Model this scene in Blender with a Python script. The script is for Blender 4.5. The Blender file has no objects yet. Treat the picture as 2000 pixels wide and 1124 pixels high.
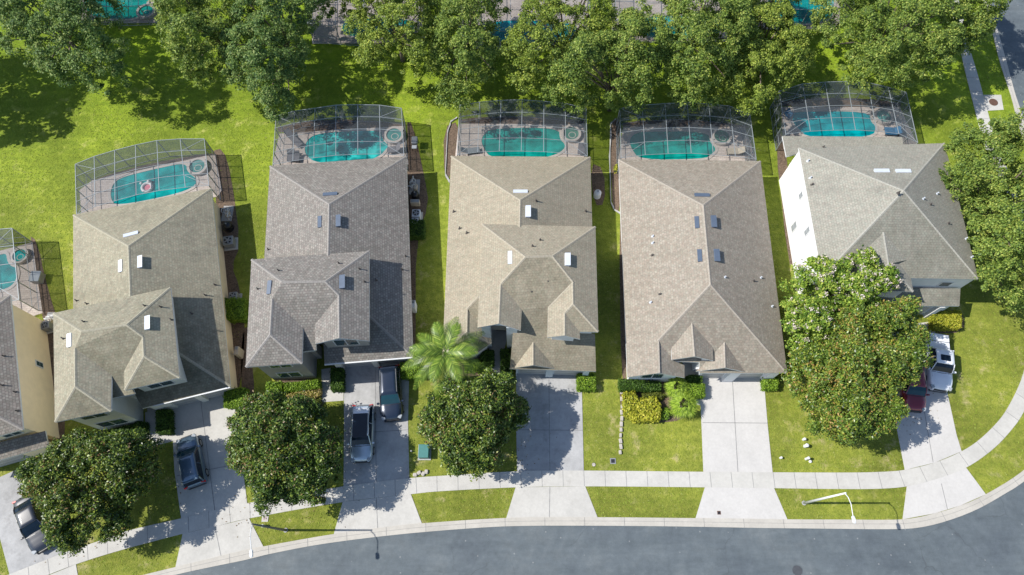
import bpy, math, random
import numpy as np
from mathutils import Vector, Matrix
from mathutils.geometry import tessellate_polygon
random.seed(7)
RNG = np.random.default_rng(11)
C = bpy.context.scene.collection
SC = bpy.context.scene

# ------------------------------------------------------------------ camera, world, sun, exposure
F, NX, NY, H = 1300.0, 5.0, 556.0, 57.0          # focal length in px of a 2000 px wide frame, plumb point, flying height in metres
_n = Vector((NX / F, -NY / F, -1)).normalized()
_Z = -_n
_X = (Vector((1, 0, 0)) - _Z * _Z.x).normalized()
_Y = _Z.cross(_X)
ROT = Matrix((_X, _Y, _Z))
cam = bpy.data.cameras.new('camera')
cam.sensor_width = 36.0
cam.lens = F / 2000 * 36
cam.clip_start = 0.5
cam.clip_end = 2000
cam_o = bpy.data.objects.new('camera', cam)
C.objects.link(cam_o)
cam_o.matrix_world = Matrix.Translation((0, 0, H)) @ ROT.to_4x4()
SC.camera = cam_o

SUN_EL = math.radians(46.9)
w = bpy.data.worlds.new('World')
SC.world = w
w.use_nodes = True
nt = w.node_tree
bg = nt.nodes['Background']
sky = nt.nodes.new('ShaderNodeTexSky')
sky.sky_type = 'NISHITA'
sky.sun_disc = False
sky.sun_elevation = SUN_EL
sky.sun_rotation = math.radians(270)
sky.air_density = 1.0
sky.dust_density = 0.6
nt.links.new(sky.outputs[0], bg.inputs[0])
bg.inputs[1].default_value = 0.11
sl = bpy.data.lights.new('sun', 'SUN')
sl.energy = 4.35
sl.angle = math.radians(0.5)
sl.color = (1.0, 0.955, 0.88)
so = bpy.data.objects.new('sun', sl)
C.objects.link(so)
so.rotation_euler = Vector((math.cos(SUN_EL), 0.0, -math.sin(SUN_EL))).to_track_quat('-Z', 'Y').to_euler()
SC.view_settings.view_transform = 'Standard'
SC.view_settings.look = 'None'
SC.view_settings.exposure = 0.55
SC.view_settings.gamma = 1.0
SC.cycles.max_bounces = 6
SC.cycles.transparent_max_bounces = 24


def ray(px, py):
    return ROT @ Vector(((px - 1000) / F, -(py - 562) / F, -1))


def P(px, py, z=0.0):
    """surveyed photo point -> world position on the level z"""
    d = ray(px, py)
    t = (z - H) / d.z
    return Vector((t * d.x, t * d.y, z))


def PS(pts, z=0.0):
    return [P(x, y, z) for x, y in pts]


def plane(a, b, inside, p=0.46):
    """roof plane through the level eave a-b, rising towards inside; returns z = k0 + k1 x + k2 y"""
    d = (b - a).xy
    n = Vector((-d.y, d.x)).normalized()
    if n.dot((inside - a).xy) < 0:
        n = -n
    return (a.z - p * n.dot(a.xy), p * n.x, p * n.y)


def plane3(a, b, c):
    n = (b - a).cross(c - a)
    return ((n.dot(a)) / n.z, -n.x / n.z, -n.y / n.z)


def hit(pl, px, py):
    d = ray(px, py)
    t = (pl[0] - H) / (d.z - pl[1] * d.x - pl[2] * d.y)
    return Vector((t * d.x, t * d.y, H + t * d.z))


def tri(A, B, Cc):
    M = np.array([[-q[1], -q[2], 1.0] for q in (A, B, Cc)])
    return Vector(np.linalg.solve(M, [q[0] for q in (A, B, Cc)]))


# ------------------------------------------------------------------ materials
MATS = {}


def newmat(name):
    m = bpy.data.materials.new(name)
    m.use_nodes = True
    n = m.node_tree
    b = n.nodes['Principled BSDF']
    MATS[name] = m
    return m, n, b


def N(nt, kind, **kw):
    n = nt.nodes.new(kind)
    for k, v in kw.items():
        if isinstance(k, str) and k.startswith('i_'):
            n.inputs[k[2:].replace('_', ' ')].default_value = v
        else:
            setattr(n, k, v)
    return n


def c4(c):
    return (c[0], c[1], c[2], 1.0)


def noise(nt, co, scale, detail=4, rough=0.6):
    n = N(nt, 'ShaderNodeTexNoise')
    n.inputs['Scale'].default_value = scale
    n.inputs['Detail'].default_value = detail
    n.inputs['Roughness'].default_value = rough
    nt.links.new(co, n.inputs['Vector'])
    return n.outputs['Fac']


def ramp(nt, fac, stops):
    r = nt.nodes.new('ShaderNodeValToRGB')
    e = r.color_ramp.elements
    while len(e) < len(stops):
        e.new(0.5)
    for i, (p, c) in enumerate(stops):
        e[i].position = p
        e[i].color = c4(c) if len(c) == 3 else c
    nt.links.new(fac, r.inputs[0])
    return r.outputs[0]


def mixc(nt, fac, a, b, mode='MIX'):
    m = nt.nodes.new('ShaderNodeMix')
    m.data_type = 'RGBA'
    m.blend_type = mode
    for sock, v in ((m.inputs[0], fac), (m.inputs[6], a), (m.inputs[7], b)):
        if hasattr(v, 'is_linked') or isinstance(v, bpy.types.NodeSocket):
            nt.links.new(v, sock)
        elif isinstance(v, (int, float)):
            sock.default_value = v
        else:
            sock.default_value = c4(v)
    return m.outputs[2]


def bump(nt, b, h, strength, dist=0.05):
    bp = nt.nodes.new('ShaderNodeBump')
    bp.inputs['Strength'].default_value = strength
    bp.inputs['Distance'].default_value = dist
    nt.links.new(h, bp.inputs['Height'])
    nt.links.new(bp.outputs[0], b.inputs['Normal'])


def simple(name, col, rough=0.6, metal=0.0, var=0.12, scale=3.0, spec=0.5, coat=0.0, bmp=0.0):
    m, nt, b = newmat(name)
    co = nt.nodes.new('ShaderNodeTexCoord').outputs['Object']
    f = noise(nt, co, scale, 5)
    hi = tuple(min(1, c * (1 + var)) for c in col)
    lo = tuple(c * (1 - var) for c in col)
    nt.links.new(ramp(nt, f, [(0.3, lo), (0.7, hi)]), b.inputs['Base Color'])
    b.inputs['Roughness'].default_value = rough
    b.inputs['Metallic'].default_value = metal
    b.inputs['Specular IOR Level'].default_value = spec
    b.inputs['Coat Weight'].default_value = coat
    b.inputs['Coat Roughness'].default_value = 0.05
    if bmp:
        bump(nt, b, f, bmp)
    return m


def grass_mat(name, base, bright, dry, dryamt=0.5):
    m, nt, b = newmat(name)
    co = nt.nodes.new('ShaderNodeTexCoord').outputs['Object']
    big = noise(nt, co, 0.10, 4, 0.6)
    sep = N(nt, 'ShaderNodeSeparateXYZ')
    nt.links.new(co, sep.inputs[0])
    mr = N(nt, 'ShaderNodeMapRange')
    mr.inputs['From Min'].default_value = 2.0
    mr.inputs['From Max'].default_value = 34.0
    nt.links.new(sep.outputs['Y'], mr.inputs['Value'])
    mid = noise(nt, co, 0.75, 5, 0.65)
    fine = noise(nt, co, 7.0, 6, 0.75)
    vfine = noise(nt, co, 26.0, 3, 0.7)
    c = ramp(nt, mid, [(0.28, tuple(x * 0.78 for x in base)), (0.5, base), (0.74, bright)])
    c2 = ramp(nt, big, [(0.38, tuple(x * 0.62 for x in base)), (0.5, base), (0.6, tuple(x * 1.1 for x in bright))])
    c = mixc(nt, 0.5, c, c2)
    d = ramp(nt, mid, [(0.54, (0, 0, 0)), (0.70, (dryamt,) * 3)])
    d2 = ramp(nt, noise(nt, co, 0.3, 3), [(0.44, (0, 0, 0)), (0.58, (1, 1, 1))])
    dd = mixc(nt, 1.0, d, d2, 'MULTIPLY')
    c = mixc(nt, dd, c, dry)
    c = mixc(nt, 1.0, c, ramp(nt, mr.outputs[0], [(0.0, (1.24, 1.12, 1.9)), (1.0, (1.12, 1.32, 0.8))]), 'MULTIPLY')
    f2 = ramp(nt, fine, [(0.3, (0.70,) * 3), (0.5, (1.0,) * 3), (0.7, (1.25, 1.2, 1.3))])
    c = mixc(nt, 0.95, c, f2, 'MULTIPLY')
    wv = N(nt, 'ShaderNodeTexWave')
    wv.bands_direction = 'Y'
    wv.inputs['Scale'].default_value = 0.32
    wv.inputs['Distortion'].default_value = 1.5
    wv.inputs['Detail'].default_value = 2.0
    wv.inputs['Detail Scale'].default_value = 0.4
    nt.links.new(co, wv.inputs['Vector'])
    c = mixc(nt, 0.35, c, ramp(nt, wv.outputs['Fac'], [(0.2, (0.86, 0.90, 0.85)), (0.8, (1.10, 1.06, 1.1))]), 'MULTIPLY')
    f4 = ramp(nt, noise(nt, co, 2.2, 5, 0.7), [(0.35, (0.72, 0.77, 0.7)), (0.65, (1.22, 1.16, 1.15))])
    c = mixc(nt, 0.9, c, f4, 'MULTIPLY')
    f3 = ramp(nt, vfine, [(0.25, (0.6,) * 3), (0.75, (1.35,) * 3)])
    c = mixc(nt, 0.7, c, f3, 'MULTIPLY')
    nt.links.new(c, b.inputs['Base Color'])
    b.inputs['Roughness'].default_value = 0.85
    b.inputs['Specular IOR Level'].default_value = 0.15
    bump(nt, b, fine, 0.7, 0.12)
    return m


def concrete_mat(name, col, stain, amt=0.5):
    m, nt, b = newmat(name)
    co = nt.nodes.new('ShaderNodeTexCoord').outputs['Object']
    f = noise(nt, co, 0.35, 6, 0.7)
    g = noise(nt, co, 5.0, 6, 0.7)
    c = ramp(nt, f, [(0.35, tuple(x * (1 - amt * 0.35) for x in col)), (0.6, col)])
    st = ramp(nt, noise(nt, co, 0.8, 5, 0.75), [(0.55, (0, 0, 0)), (0.8, (amt,) * 3)])
    c = mixc(nt, st, c, stain)
    c = mixc(nt, 0.6, c, ramp(nt, g, [(0.3, (0.86,) * 3), (0.7, (1.06,) * 3)]), 'MULTIPLY')
    nt.links.new(c, b.inputs['Base Color'])
    b.inputs['Roughness'].default_value = 0.85
    b.inputs['Specular IOR Level'].default_value = 0.25
    bump(nt, b, g, 0.2, 0.02)
    return m


def asphalt_mat():
    m, nt, b = newmat('asphalt')
    co = nt.nodes.new('ShaderNodeTexCoord').outputs['Object']
    f = noise(nt, co, 0.16, 6, 0.7)
    g = noise(nt, co, 1.3, 6, 0.75)
    s = noise(nt, co, 30, 3, 0.8)
    c = ramp(nt, f, [(0.3, (0.078, 0.097, 0.115)), (0.5, (0.103, 0.126, 0.142)), (0.7, (0.135, 0.155, 0.165))])
    c = mixc(nt, 0.8, c, ramp(nt, g, [(0.25, (0.72,) * 3), (0.55, (1.0,) * 3), (0.8, (1.38, 1.32, 1.28))]), 'MULTIPLY')
    c = mixc(nt, 0.6, c, ramp(nt, s, [(0.3, (0.7,) * 3), (0.7, (1.3,) * 3)]), 'MULTIPLY')
    mp = N(nt, 'ShaderNodeMapping')
    mp.inputs['Scale'].default_value = (0.25, 1.6, 1)
    nt.links.new(co, mp.inputs[0])
    v = noise(nt, mp.outputs[0], 0.6, 5, 0.7)
    c = mixc(nt, 0.6, c, ramp(nt, v, [(0.35, (0.80,) * 3), (0.7, (1.22, 1.18, 1.15))]), 'MULTIPLY')
    nt.links.new(c, b.inputs['Base Color'])
    vc = N(nt, 'ShaderNodeTexVoronoi')
    vc.feature = 'DISTANCE_TO_EDGE'
    vc.inputs['Scale'].default_value = 0.22
    wb = N(nt, 'ShaderNodeTexNoise')
    wb.inputs['Scale'].default_value = 0.9
    wb.inputs['Detail'].default_value = 5
    nt.links.new(co, wb.inputs['Vector'])
    va = nt.nodes.new('ShaderNodeVectorMath')
    va.operation = 'ADD'
    nt.links.new(co, va.inputs[0])
    nt.links.new(wb.outputs['Color'], va.inputs[1])
    nt.links.new(va.outputs[0], vc.inputs['Vector'])
    crk = ramp(nt, vc.outputs['Distance'], [(0.0, (0.5,) * 3), (0.012, (0, 0, 0))])
    crm = mixc(nt, 1.0, crk, ramp(nt, noise(nt, co, 0.13, 3), [(0.48, (0, 0, 0)), (0.6, (1, 1, 1))]), 'MULTIPLY')
    c = mixc(nt, crm, c, (0.045, 0.05, 0.055))
    vv = N(nt, 'ShaderNodeTexVoronoi')
    vv.inputs['Scale'].default_value = 1.1
    nt.links.new(co, vv.inputs['Vector'])
    c = mixc(nt, ramp(nt, vv.outputs[0], [(0.03, (0.55,) * 3), (0.09, (0, 0, 0))]), c, (0.30, 0.31, 0.31))
    nt.links.new(c, b.inputs['Base Color'])
    b.inputs['Roughness'].default_value = 0.8
    bump(nt, b, s, 0.3, 0.01)
    return m


def roof_mat(name, c1, c2, stain, stainamt=0.4, line=0.62, algae=0.3, front=0.0):
    m, nt, b = newmat(name)
    uv = nt.nodes.new('ShaderNodeTexCoord')
    co = uv.outputs['Object']
    br = N(nt, 'ShaderNodeTexBrick')
    br.offset = 0.5
    br.inputs['Color1'].default_value = c4(c1)
    br.inputs['Color2'].default_value = c4(c2)
    br.inputs['Mortar'].default_value = c4(tuple(x * line for x in c2))
    br.inputs['Scale'].default_value = 1.0
    br.inputs['Mortar Size'].default_value = 0.022
    br.inputs['Mortar Smooth'].default_value = 0.3
    br.inputs['Bias'].default_value = -0.1
    br.inputs['Brick Width'].default_value = 0.26
    br.inputs['Row Height'].default_value = 0.21
    nt.links.new(uv.outputs['UV'], br.inputs['Vector'])
    c = br.outputs['Color']
    g = noise(nt, co, 2.6, 5, 0.75)
    c = mixc(nt, 0.75, c, ramp(nt, g, [(0.25, (0.80, 0.80, 0.82)), (0.75, (1.16, 1.15, 1.12))]), 'MULTIPLY')
    st = ramp(nt, noise(nt, co, 0.38, 5, 0.72), [(0.5, (0, 0, 0)), (0.72, (stainamt,) * 3)])
    c = mixc(nt, st, c, stain)
    s = noise(nt, co, 7.5, 4, 0.8)
    c = mixc(nt, 0.85, c, ramp(nt, s, [(0.3, (0.74, 0.73, 0.74)), (0.5, (1, 1, 1)), (0.7, (1.2, 1.22, 1.2))]), 'MULTIPLY')
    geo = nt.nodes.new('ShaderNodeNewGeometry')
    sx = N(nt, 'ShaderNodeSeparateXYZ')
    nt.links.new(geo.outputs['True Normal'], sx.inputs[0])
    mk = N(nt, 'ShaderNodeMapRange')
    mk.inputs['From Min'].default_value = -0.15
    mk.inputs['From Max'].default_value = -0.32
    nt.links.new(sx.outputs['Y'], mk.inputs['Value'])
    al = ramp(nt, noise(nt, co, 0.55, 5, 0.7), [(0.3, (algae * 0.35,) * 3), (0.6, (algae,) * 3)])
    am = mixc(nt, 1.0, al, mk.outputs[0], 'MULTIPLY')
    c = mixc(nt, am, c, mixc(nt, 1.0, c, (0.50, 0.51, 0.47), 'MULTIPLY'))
    if front:  # mottled darkening towards the front: stain plus shade put into the colour
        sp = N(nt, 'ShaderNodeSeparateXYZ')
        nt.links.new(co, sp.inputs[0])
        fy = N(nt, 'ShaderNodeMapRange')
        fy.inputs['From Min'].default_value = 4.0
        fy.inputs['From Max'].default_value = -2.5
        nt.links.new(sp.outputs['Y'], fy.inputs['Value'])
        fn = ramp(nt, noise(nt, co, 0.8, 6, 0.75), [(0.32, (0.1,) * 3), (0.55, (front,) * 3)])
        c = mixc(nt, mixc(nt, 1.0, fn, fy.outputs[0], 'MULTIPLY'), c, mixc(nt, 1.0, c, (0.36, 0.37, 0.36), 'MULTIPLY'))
    mp = N(nt, 'ShaderNodeMapping')
    mp.inputs['Scale'].default_value = (2.2, 0.25, 1)
    nt.links.new(uv.outputs['UV'], mp.inputs[0])
    stq = noise(nt, mp.outputs[0], 1.0, 5, 0.7)
    c = mixc(nt, 0.7, c, ramp(nt, stq, [(0.3, (0.86, 0.86, 0.84)), (0.65, (1.07, 1.07, 1.07))]), 'MULTIPLY')
    hs = noise(nt, co, 5.0, 2, 0.6)
    c = mixc(nt, 0.5, c, ramp(nt, hs, [(0.35, (1.08, 0.97, 0.94)), (0.65, (0.94, 1.02, 0.98))]), 'MULTIPLY')
    nt.links.new(c, b.inputs['Base Color'])
    b.inputs['Roughness'].default_value = 0.9
    b.inputs['Specular IOR Level'].default_value = 0.2
    bump(nt, b, br.outputs['Fac'], -0.25, 0.02)
    return m


def leaf_mat(name, stops, transl=0.3, rough=0.55, gloss=0.3):
    m, nt, b = newmat(name)
    geo = nt.nodes.new('ShaderNodeNewGeometry')
    co = nt.nodes.new('ShaderNodeTexCoord').outputs['Object']
    r = geo.outputs['Random Per Island']
    big = noise(nt, co, 0.45, 3, 0.6)
    md = nt.nodes.new('ShaderNodeMath')
    md.operation = 'MULTIPLY_ADD'
    nt.links.new(big, md.inputs[0])
    md.inputs[1].default_value = 0.9
    md.inputs[2].default_value = -0.45
    ad = nt.nodes.new('ShaderNodeMath')
    ad.operation = 'ADD'
    ad.use_clamp = True
    nt.links.new(r, ad.inputs[0])
    nt.links.new(md.outputs[0], ad.inputs[1])
    c = ramp(nt, ad.outputs[0], stops)
    nt.links.new(c, b.inputs['Base Color'])
    b.inputs['Roughness'].default_value = rough
    b.inputs['Specular IOR Level'].default_value = gloss
    tr = nt.nodes.new('ShaderNodeBsdfTranslucent')
    nt.links.new(mixc(nt, 0.5, c, (1.0, 1.0, 0.3), 'MULTIPLY'), tr.inputs[0])
    mx = nt.nodes.new('ShaderNodeMixShader')
    mx.inputs[0].default_value = transl
    out = nt.nodes['Material Output']
    nt.links.new(b.outputs[0], mx.inputs[1])
    nt.links.new(tr.outputs[0], mx.inputs[2])
    nt.links.new(mx.outputs[0], out.inputs[0])
    return m


def screen_mat(name, fac):
    m, nt, b = newmat(name)
    b.inputs['Base Color'].default_value = (0.07, 0.085, 0.10, 1)
    b.inputs['Roughness'].default_value = 0.6
    tr = nt.nodes.new('ShaderNodeBsdfTransparent')
    mx = nt.nodes.new('ShaderNodeMixShader')
    mx.inputs[0].default_value = fac
    nt.links.new(tr.outputs[0], mx.inputs[1])
    nt.links.new(b.outputs[0], mx.inputs[2])
    nt.links.new(mx.outputs[0], nt.nodes['Material Output'].inputs[0])
    return m


def water_mat(name, deep, light, caustic=0.55, hi=(1.5, 1.3, 1.3)):
    m, nt, b = newmat(name)
    co = nt.nodes.new('ShaderNodeTexCoord').outputs['Object']
    f = noise(nt, co, 0.5, 3, 0.5)
    v = N(nt, 'ShaderNodeTexVoronoi')
    v.feature = 'SMOOTH_F1'
    v.inputs['Scale'].default_value = 1.6
    wob = noise(nt, co, 1.2, 3)
    mv = nt.nodes.new('ShaderNodeVectorMath')
    mv.operation = 'ADD'
    nt.links.new(co, mv.inputs[0])
    cx = nt.nodes.new('ShaderNodeCombineXYZ')
    nt.links.new(wob, cx.inputs[0])
    nt.links.new(wob, cx.inputs[1])
    nt.links.new(cx.outputs[0], mv.inputs[1])
    nt.links.new(mv.outputs[0], v.inputs['Vector'])
    c = ramp(nt, f, [(0.35, deep), (0.65, light)])
    c = mixc(nt, caustic, c, ramp(nt, v.outputs[0], [(0.1, (0.72, 0.78, 0.78)), (0.35, (0.95, 0.97, 0.97)), (0.6, hi)]), 'MULTIPLY')  # bright cell edges paint caustic light into the water colour
    nt.links.new(c, b.inputs['Base Color'])
    b.inputs['Roughness'].default_value = 0.08
    b.inputs['IOR'].default_value = 1.33
    bump(nt, b, noise(nt, co, 3.0, 3), 0.25, 0.05)
    return m


def paver_mat():
    m, nt, b = newmat('deck_pavers')
    co = nt.nodes.new('ShaderNodeTexCoord').outputs['Object']
    br = N(nt, 'ShaderNodeTexBrick')
    br.inputs['Color1'].default_value = (0.52, 0.45, 0.40, 1)
    br.inputs['Color2'].default_value = (0.62, 0.545, 0.49, 1)
    br.inputs['Mortar'].default_value = (0.35, 0.29, 0.26, 1)
    br.inputs['Scale'].default_value = 1.0
    br.inputs['Brick Width'].default_value = 0.4
    br.inputs['Row Height'].default_value = 0.2
    br.inputs['Mortar Size'].default_value = 0.012
    nt.links.new(co, br.inputs['Vector'])
    g = noise(nt, co, 1.5, 5, 0.7)
    c = mixc(nt, 0.8, br.outputs[0], ramp(nt, g, [(0.3, (0.8,) * 3), (0.7, (1.12,) * 3)]), 'MULTIPLY')
    nt.links.new(c, b.inputs['Base Color'])
    b.inputs['Roughness'].default_value = 0.8
    return m


def glass_mat(name, col, rough=0.06):
    m, nt, b = newmat(name)
    b.inputs['Base Color'].default_value = c4(col)
    b.inputs['Roughness'].default_value = rough
    b.inputs['Specular IOR Level'].default_value = 0.4
    b.inputs['Coat Weight'].default_value = 0.0
    return m


GRASS = grass_mat('lawn_grass', (0.160, 0.205, 0.020), (0.225, 0.28, 0.024), (0.42, 0.37, 0.14), 0.6)
CONC = concrete_mat('concrete', (0.50, 0.487, 0.455), (0.30, 0.28, 0.25), 0.42)
CONC_G = concrete_mat('weathered_concrete', (0.41, 0.41, 0.41), (0.19, 0.185, 0.18), 0.85)
CONC_B = concrete_mat('bright_concrete', (0.52, 0.505, 0.485), (0.38, 0.37, 0.36), 0.25)
JOINT = simple('joint', (0.20, 0.20, 0.20), 0.9, var=0.3)
CURB = concrete_mat('kerb_concrete', (0.47, 0.445, 0.40), (0.30, 0.28, 0.25), 0.4)
ASPH = asphalt_mat()
MULCH = simple('mulch', (0.125, 0.088, 0.062), 0.95, var=0.6, scale=9, bmp=0.8)
SOIL = simple('bare_soil', (0.17, 0.125, 0.085), 0.95, var=0.45, scale=5, bmp=0.6)
PAVER = paver_mat()
COPING = simple('coping', (0.50, 0.45, 0.41), 0.6, var=0.12, scale=6)
STONE = simple('stone', (0.42, 0.39, 0.35), 0.85, var=0.25, scale=4, bmp=0.4)
ALU = simple('white_aluminium', (0.30, 0.33, 0.35), 0.4, 0.2, var=0.08)
DARKM = simple('dark_metal', (0.03, 0.033, 0.04), 0.5, 0.4)
GREYM = simple('grey_metal', (0.28, 0.29, 0.30), 0.45, 0.3)
WHITE = simple('white_paint', (0.62, 0.63, 0.64), 0.5, var=0.06)
BEIGEP = simple('beige_plastic', (0.48, 0.42, 0.33), 0.5)
VENTW = simple('pale_vent_metal', (0.56, 0.60, 0.66), 0.4, 0.1, var=0.05)
VENTD = simple('slate_vent_metal', (0.09, 0.12, 0.17), 0.45, 0.1, var=0.1)
LEAD = simple('lead_pipe', (0.08, 0.07, 0.065), 0.7)
SCREEN = screen_mat('insect_screen', 0.32)
SCREENW = screen_mat('wall_insect_screen', 0.44)
GLASS = glass_mat('window_glass', (0.035, 0.07, 0.085), 0.05)
CARGLASS = glass_mat('car_glass', (0.006, 0.014, 0.026), 0.12)
CARGLASS_T = glass_mat('tinted_teal_glass', (0.012, 0.05, 0.07), 0.1)
BLINDS = glass_mat('blinds_behind_glass', (0.30, 0.32, 0.34), 0.2)
RUBBER = simple('rubber', (0.02, 0.02, 0.021), 0.8)
BARK = simple('bark', (0.16, 0.125, 0.10), 0.9, var=0.3, scale=8, bmp=0.6)
PALMBARK = simple('palm_bark', (0.33, 0.27, 0.22), 0.9, var=0.25, scale=8, bmp=0.6)
FASCIA = simple('fascia_paint', (0.50, 0.47, 0.42), 0.6, var=0.05)
FASCIAW = simple('white_fascia_paint', (0.66, 0.67, 0.68), 0.55, var=0.05)
DOORM = simple('garage_door_paint', (0.42, 0.42, 0.41), 0.5, var=0.04)
BLACK = simple('black_plastic', (0.012, 0.013, 0.016), 0.4)
RED_L = simple('tail_lamp_red', (0.45, 0.01, 0.015), 0.2, var=0.05)
LAMPC = simple('lamp_clear', (0.32, 0.35, 0.38), 0.12, var=0.04)
WICKER = simple('grey_sling', (0.17, 0.165, 0.18), 0.8, var=0.2, scale=12)
CUSHION_B = simple('blue_cushion', (0.03, 0.14, 0.28), 0.8, var=0.2)
PINK = simple('pink_vinyl', (0.65, 0.22, 0.28), 0.3)

OAK1 = leaf_mat('oak_leaves', [(0.0, (0.057, 0.107, 0.024)), (0.4, (0.143, 0.223, 0.039)), (0.75, (0.238, 0.329, 0.058)), (1.0, (0.399, 0.443, 0.097))])
OAK2 = leaf_mat('oak_leaves_yellowish', [(0.0, (0.071, 0.114, 0.020)), (0.4, (0.174, 0.253, 0.038)), (0.75, (0.283, 0.366, 0.051)), (1.0, (0.441, 0.488, 0.093))])
OAK3 = leaf_mat('oak_leaves_bluish', [(0.0, (0.047, 0.100, 0.030)), (0.4, (0.117, 0.208, 0.052)), (0.75, (0.203, 0.298, 0.076)), (1.0, (0.320, 0.377, 0.118))])
def mag(nm, k, hue=1.0):
    q = lambda a, b_, c: (a * k * hue, b_ * k, c * k)
    return leaf_mat(nm, [(0.0, q(0.014, 0.034, 0.007)), (0.45, q(0.050, 0.095, 0.014)), (0.75, q(0.105, 0.165, 0.022)), (0.93, q(0.20, 0.26, 0.04)), (0.975, q(0.17, 0.12, 0.04)), (1.0, (0.22, 0.14, 0.06))], 0.15, 0.40, 0.40)


MAG = mag('magnolia_leaves', 1.3, 1.08)
MAGB = mag('magnolia_leaves_dark', 1.2, 1.0)
MAGC = mag('magnolia_leaves_fresh', 1.3, 1.05)
MAG2 = leaf_mat('magnolia_leaves_bronze', [(0.0, (0.035, 0.069, 0.012)), (0.4, (0.105, 0.184, 0.024)), (0.72, (0.198, 0.286, 0.039)), (0.88, (0.349, 0.380, 0.060)), (0.95, (0.315, 0.215, 0.048)), (1.0, (0.397, 0.253, 0.085))], 0.2, 0.38, 0.45)
CRAPE = leaf_mat('crape_leaves', [(0.0, (0.066, 0.144, 0.022)), (0.5, (0.202, 0.330, 0.042)), (0.85, (0.365, 0.475, 0.069)), (1.0, (0.537, 0.593, 0.123))], 0.35)
BLOOM = leaf_mat('crape_blooms', [(0.0, (0.50, 0.42, 0.38)), (0.5, (0.68, 0.58, 0.54)), (1.0, (0.80, 0.72, 0.66))], 0.2)
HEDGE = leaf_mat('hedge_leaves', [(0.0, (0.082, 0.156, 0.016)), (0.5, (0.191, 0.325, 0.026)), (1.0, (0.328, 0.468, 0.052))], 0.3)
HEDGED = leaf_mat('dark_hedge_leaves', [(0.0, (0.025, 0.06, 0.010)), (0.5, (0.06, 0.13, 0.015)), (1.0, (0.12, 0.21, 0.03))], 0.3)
CROTON = leaf_mat('yellow_leaves', [(0.0, (0.20, 0.24, 0.02)), (0.5, (0.40, 0.42, 0.035)), (1.0, (0.60, 0.55, 0.08))], 0.3)
VARIEG = leaf_mat('variegated_leaves', [(0.0, (0.20, 0.20, 0.03)), (0.5, (0.42, 0.36, 0.10)), (0.8, (0.50, 0.36, 0.22)), (1.0, (0.55, 0.50, 0.14))], 0.3)
OLIVE = leaf_mat('olive_leaves', [(0.0, (0.07, 0.09, 0.012)), (0.5, (0.13, 0.16, 0.02)), (1.0, (0.20, 0.23, 0.03))], 0.3)
PURPLE = leaf_mat('purple_leaves', [(0.0, (0.035, 0.03, 0.04)), (0.5, (0.08, 0.06, 0.08)), (1.0, (0.15, 0.13, 0.14))], 0.2)
PALML = leaf_mat('palm_leaves', [(0.0, (0.08, 0.15, 0.02)), (0.5, (0.20, 0.32, 0.04)), (1.0, (0.38, 0.48, 0.08))], 0.35, 0.4, 0.5)
SABAL = leaf_mat('sabal_leaves', [(0.0, (0.135, 0.230, 0.027)), (0.5, (0.297, 0.446, 0.041)), (1.0, (0.486, 0.621, 0.095))], 0.35, 0.4, 0.5)

# ------------------------------------------------------------------ object helpers
ORG = {}


def tag(o, label=None, cat=None, group=None, kind=None):
    if label:
        o['label'] = label
    if cat:
        o['category'] = cat
    if group:
        o['group'] = group
    if kind:
        o['kind'] = kind
    return o


def thing(name, label, cat, loc, group=None, rotz=0):
    o = bpy.data.objects.new(name, None)
    o.empty_display_size = 0.3
    C.objects.link(o)
    o.location = loc
    o.rotation_euler = (0, 0, rotz)
    ORG[o] = Vector(loc) if rotz == 0 else Vector((0, 0, 0))
    return tag(o, label, cat, group)


def mesh(name, verts, faces, mat, parent=None, uvs=None, smooth=False, mats=None, fmat=None, local=False):
    vs = [Vector(v) for v in verts]
    if parent is not None:
        org = ORG[parent]
        if local:
            org = Vector((0, 0, 0))
    else:
        xs = [v.x for v in vs]; ys = [v.y for v in vs]; zs = [v.z for v in vs]
        org = Vector(((min(xs) + max(xs)) / 2, (min(ys) + max(ys)) / 2, min(zs)))
    me = bpy.data.meshes.new(name)
    me.from_pydata([v - org for v in vs], [], faces)
    o = bpy.data.objects.new(name, me)
    C.objects.link(o)
    if parent is not None:
        o.parent = parent
    else:
        o.location = org
    ORG[o] = org
    for m in (mats or [mat]):
        me.materials.append(m)
    if fmat:
        me.polygons.foreach_set('material_index', fmat)
    if uvs:
        l = me.uv_layers.new(name='UVMap')
        l.data.foreach_set('uv', [c for uv in uvs for c in uv])
    if smooth:
        me.polygons.foreach_set('use_smooth', [True] * len(me.polygons))
    me.update()
    return o


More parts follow.
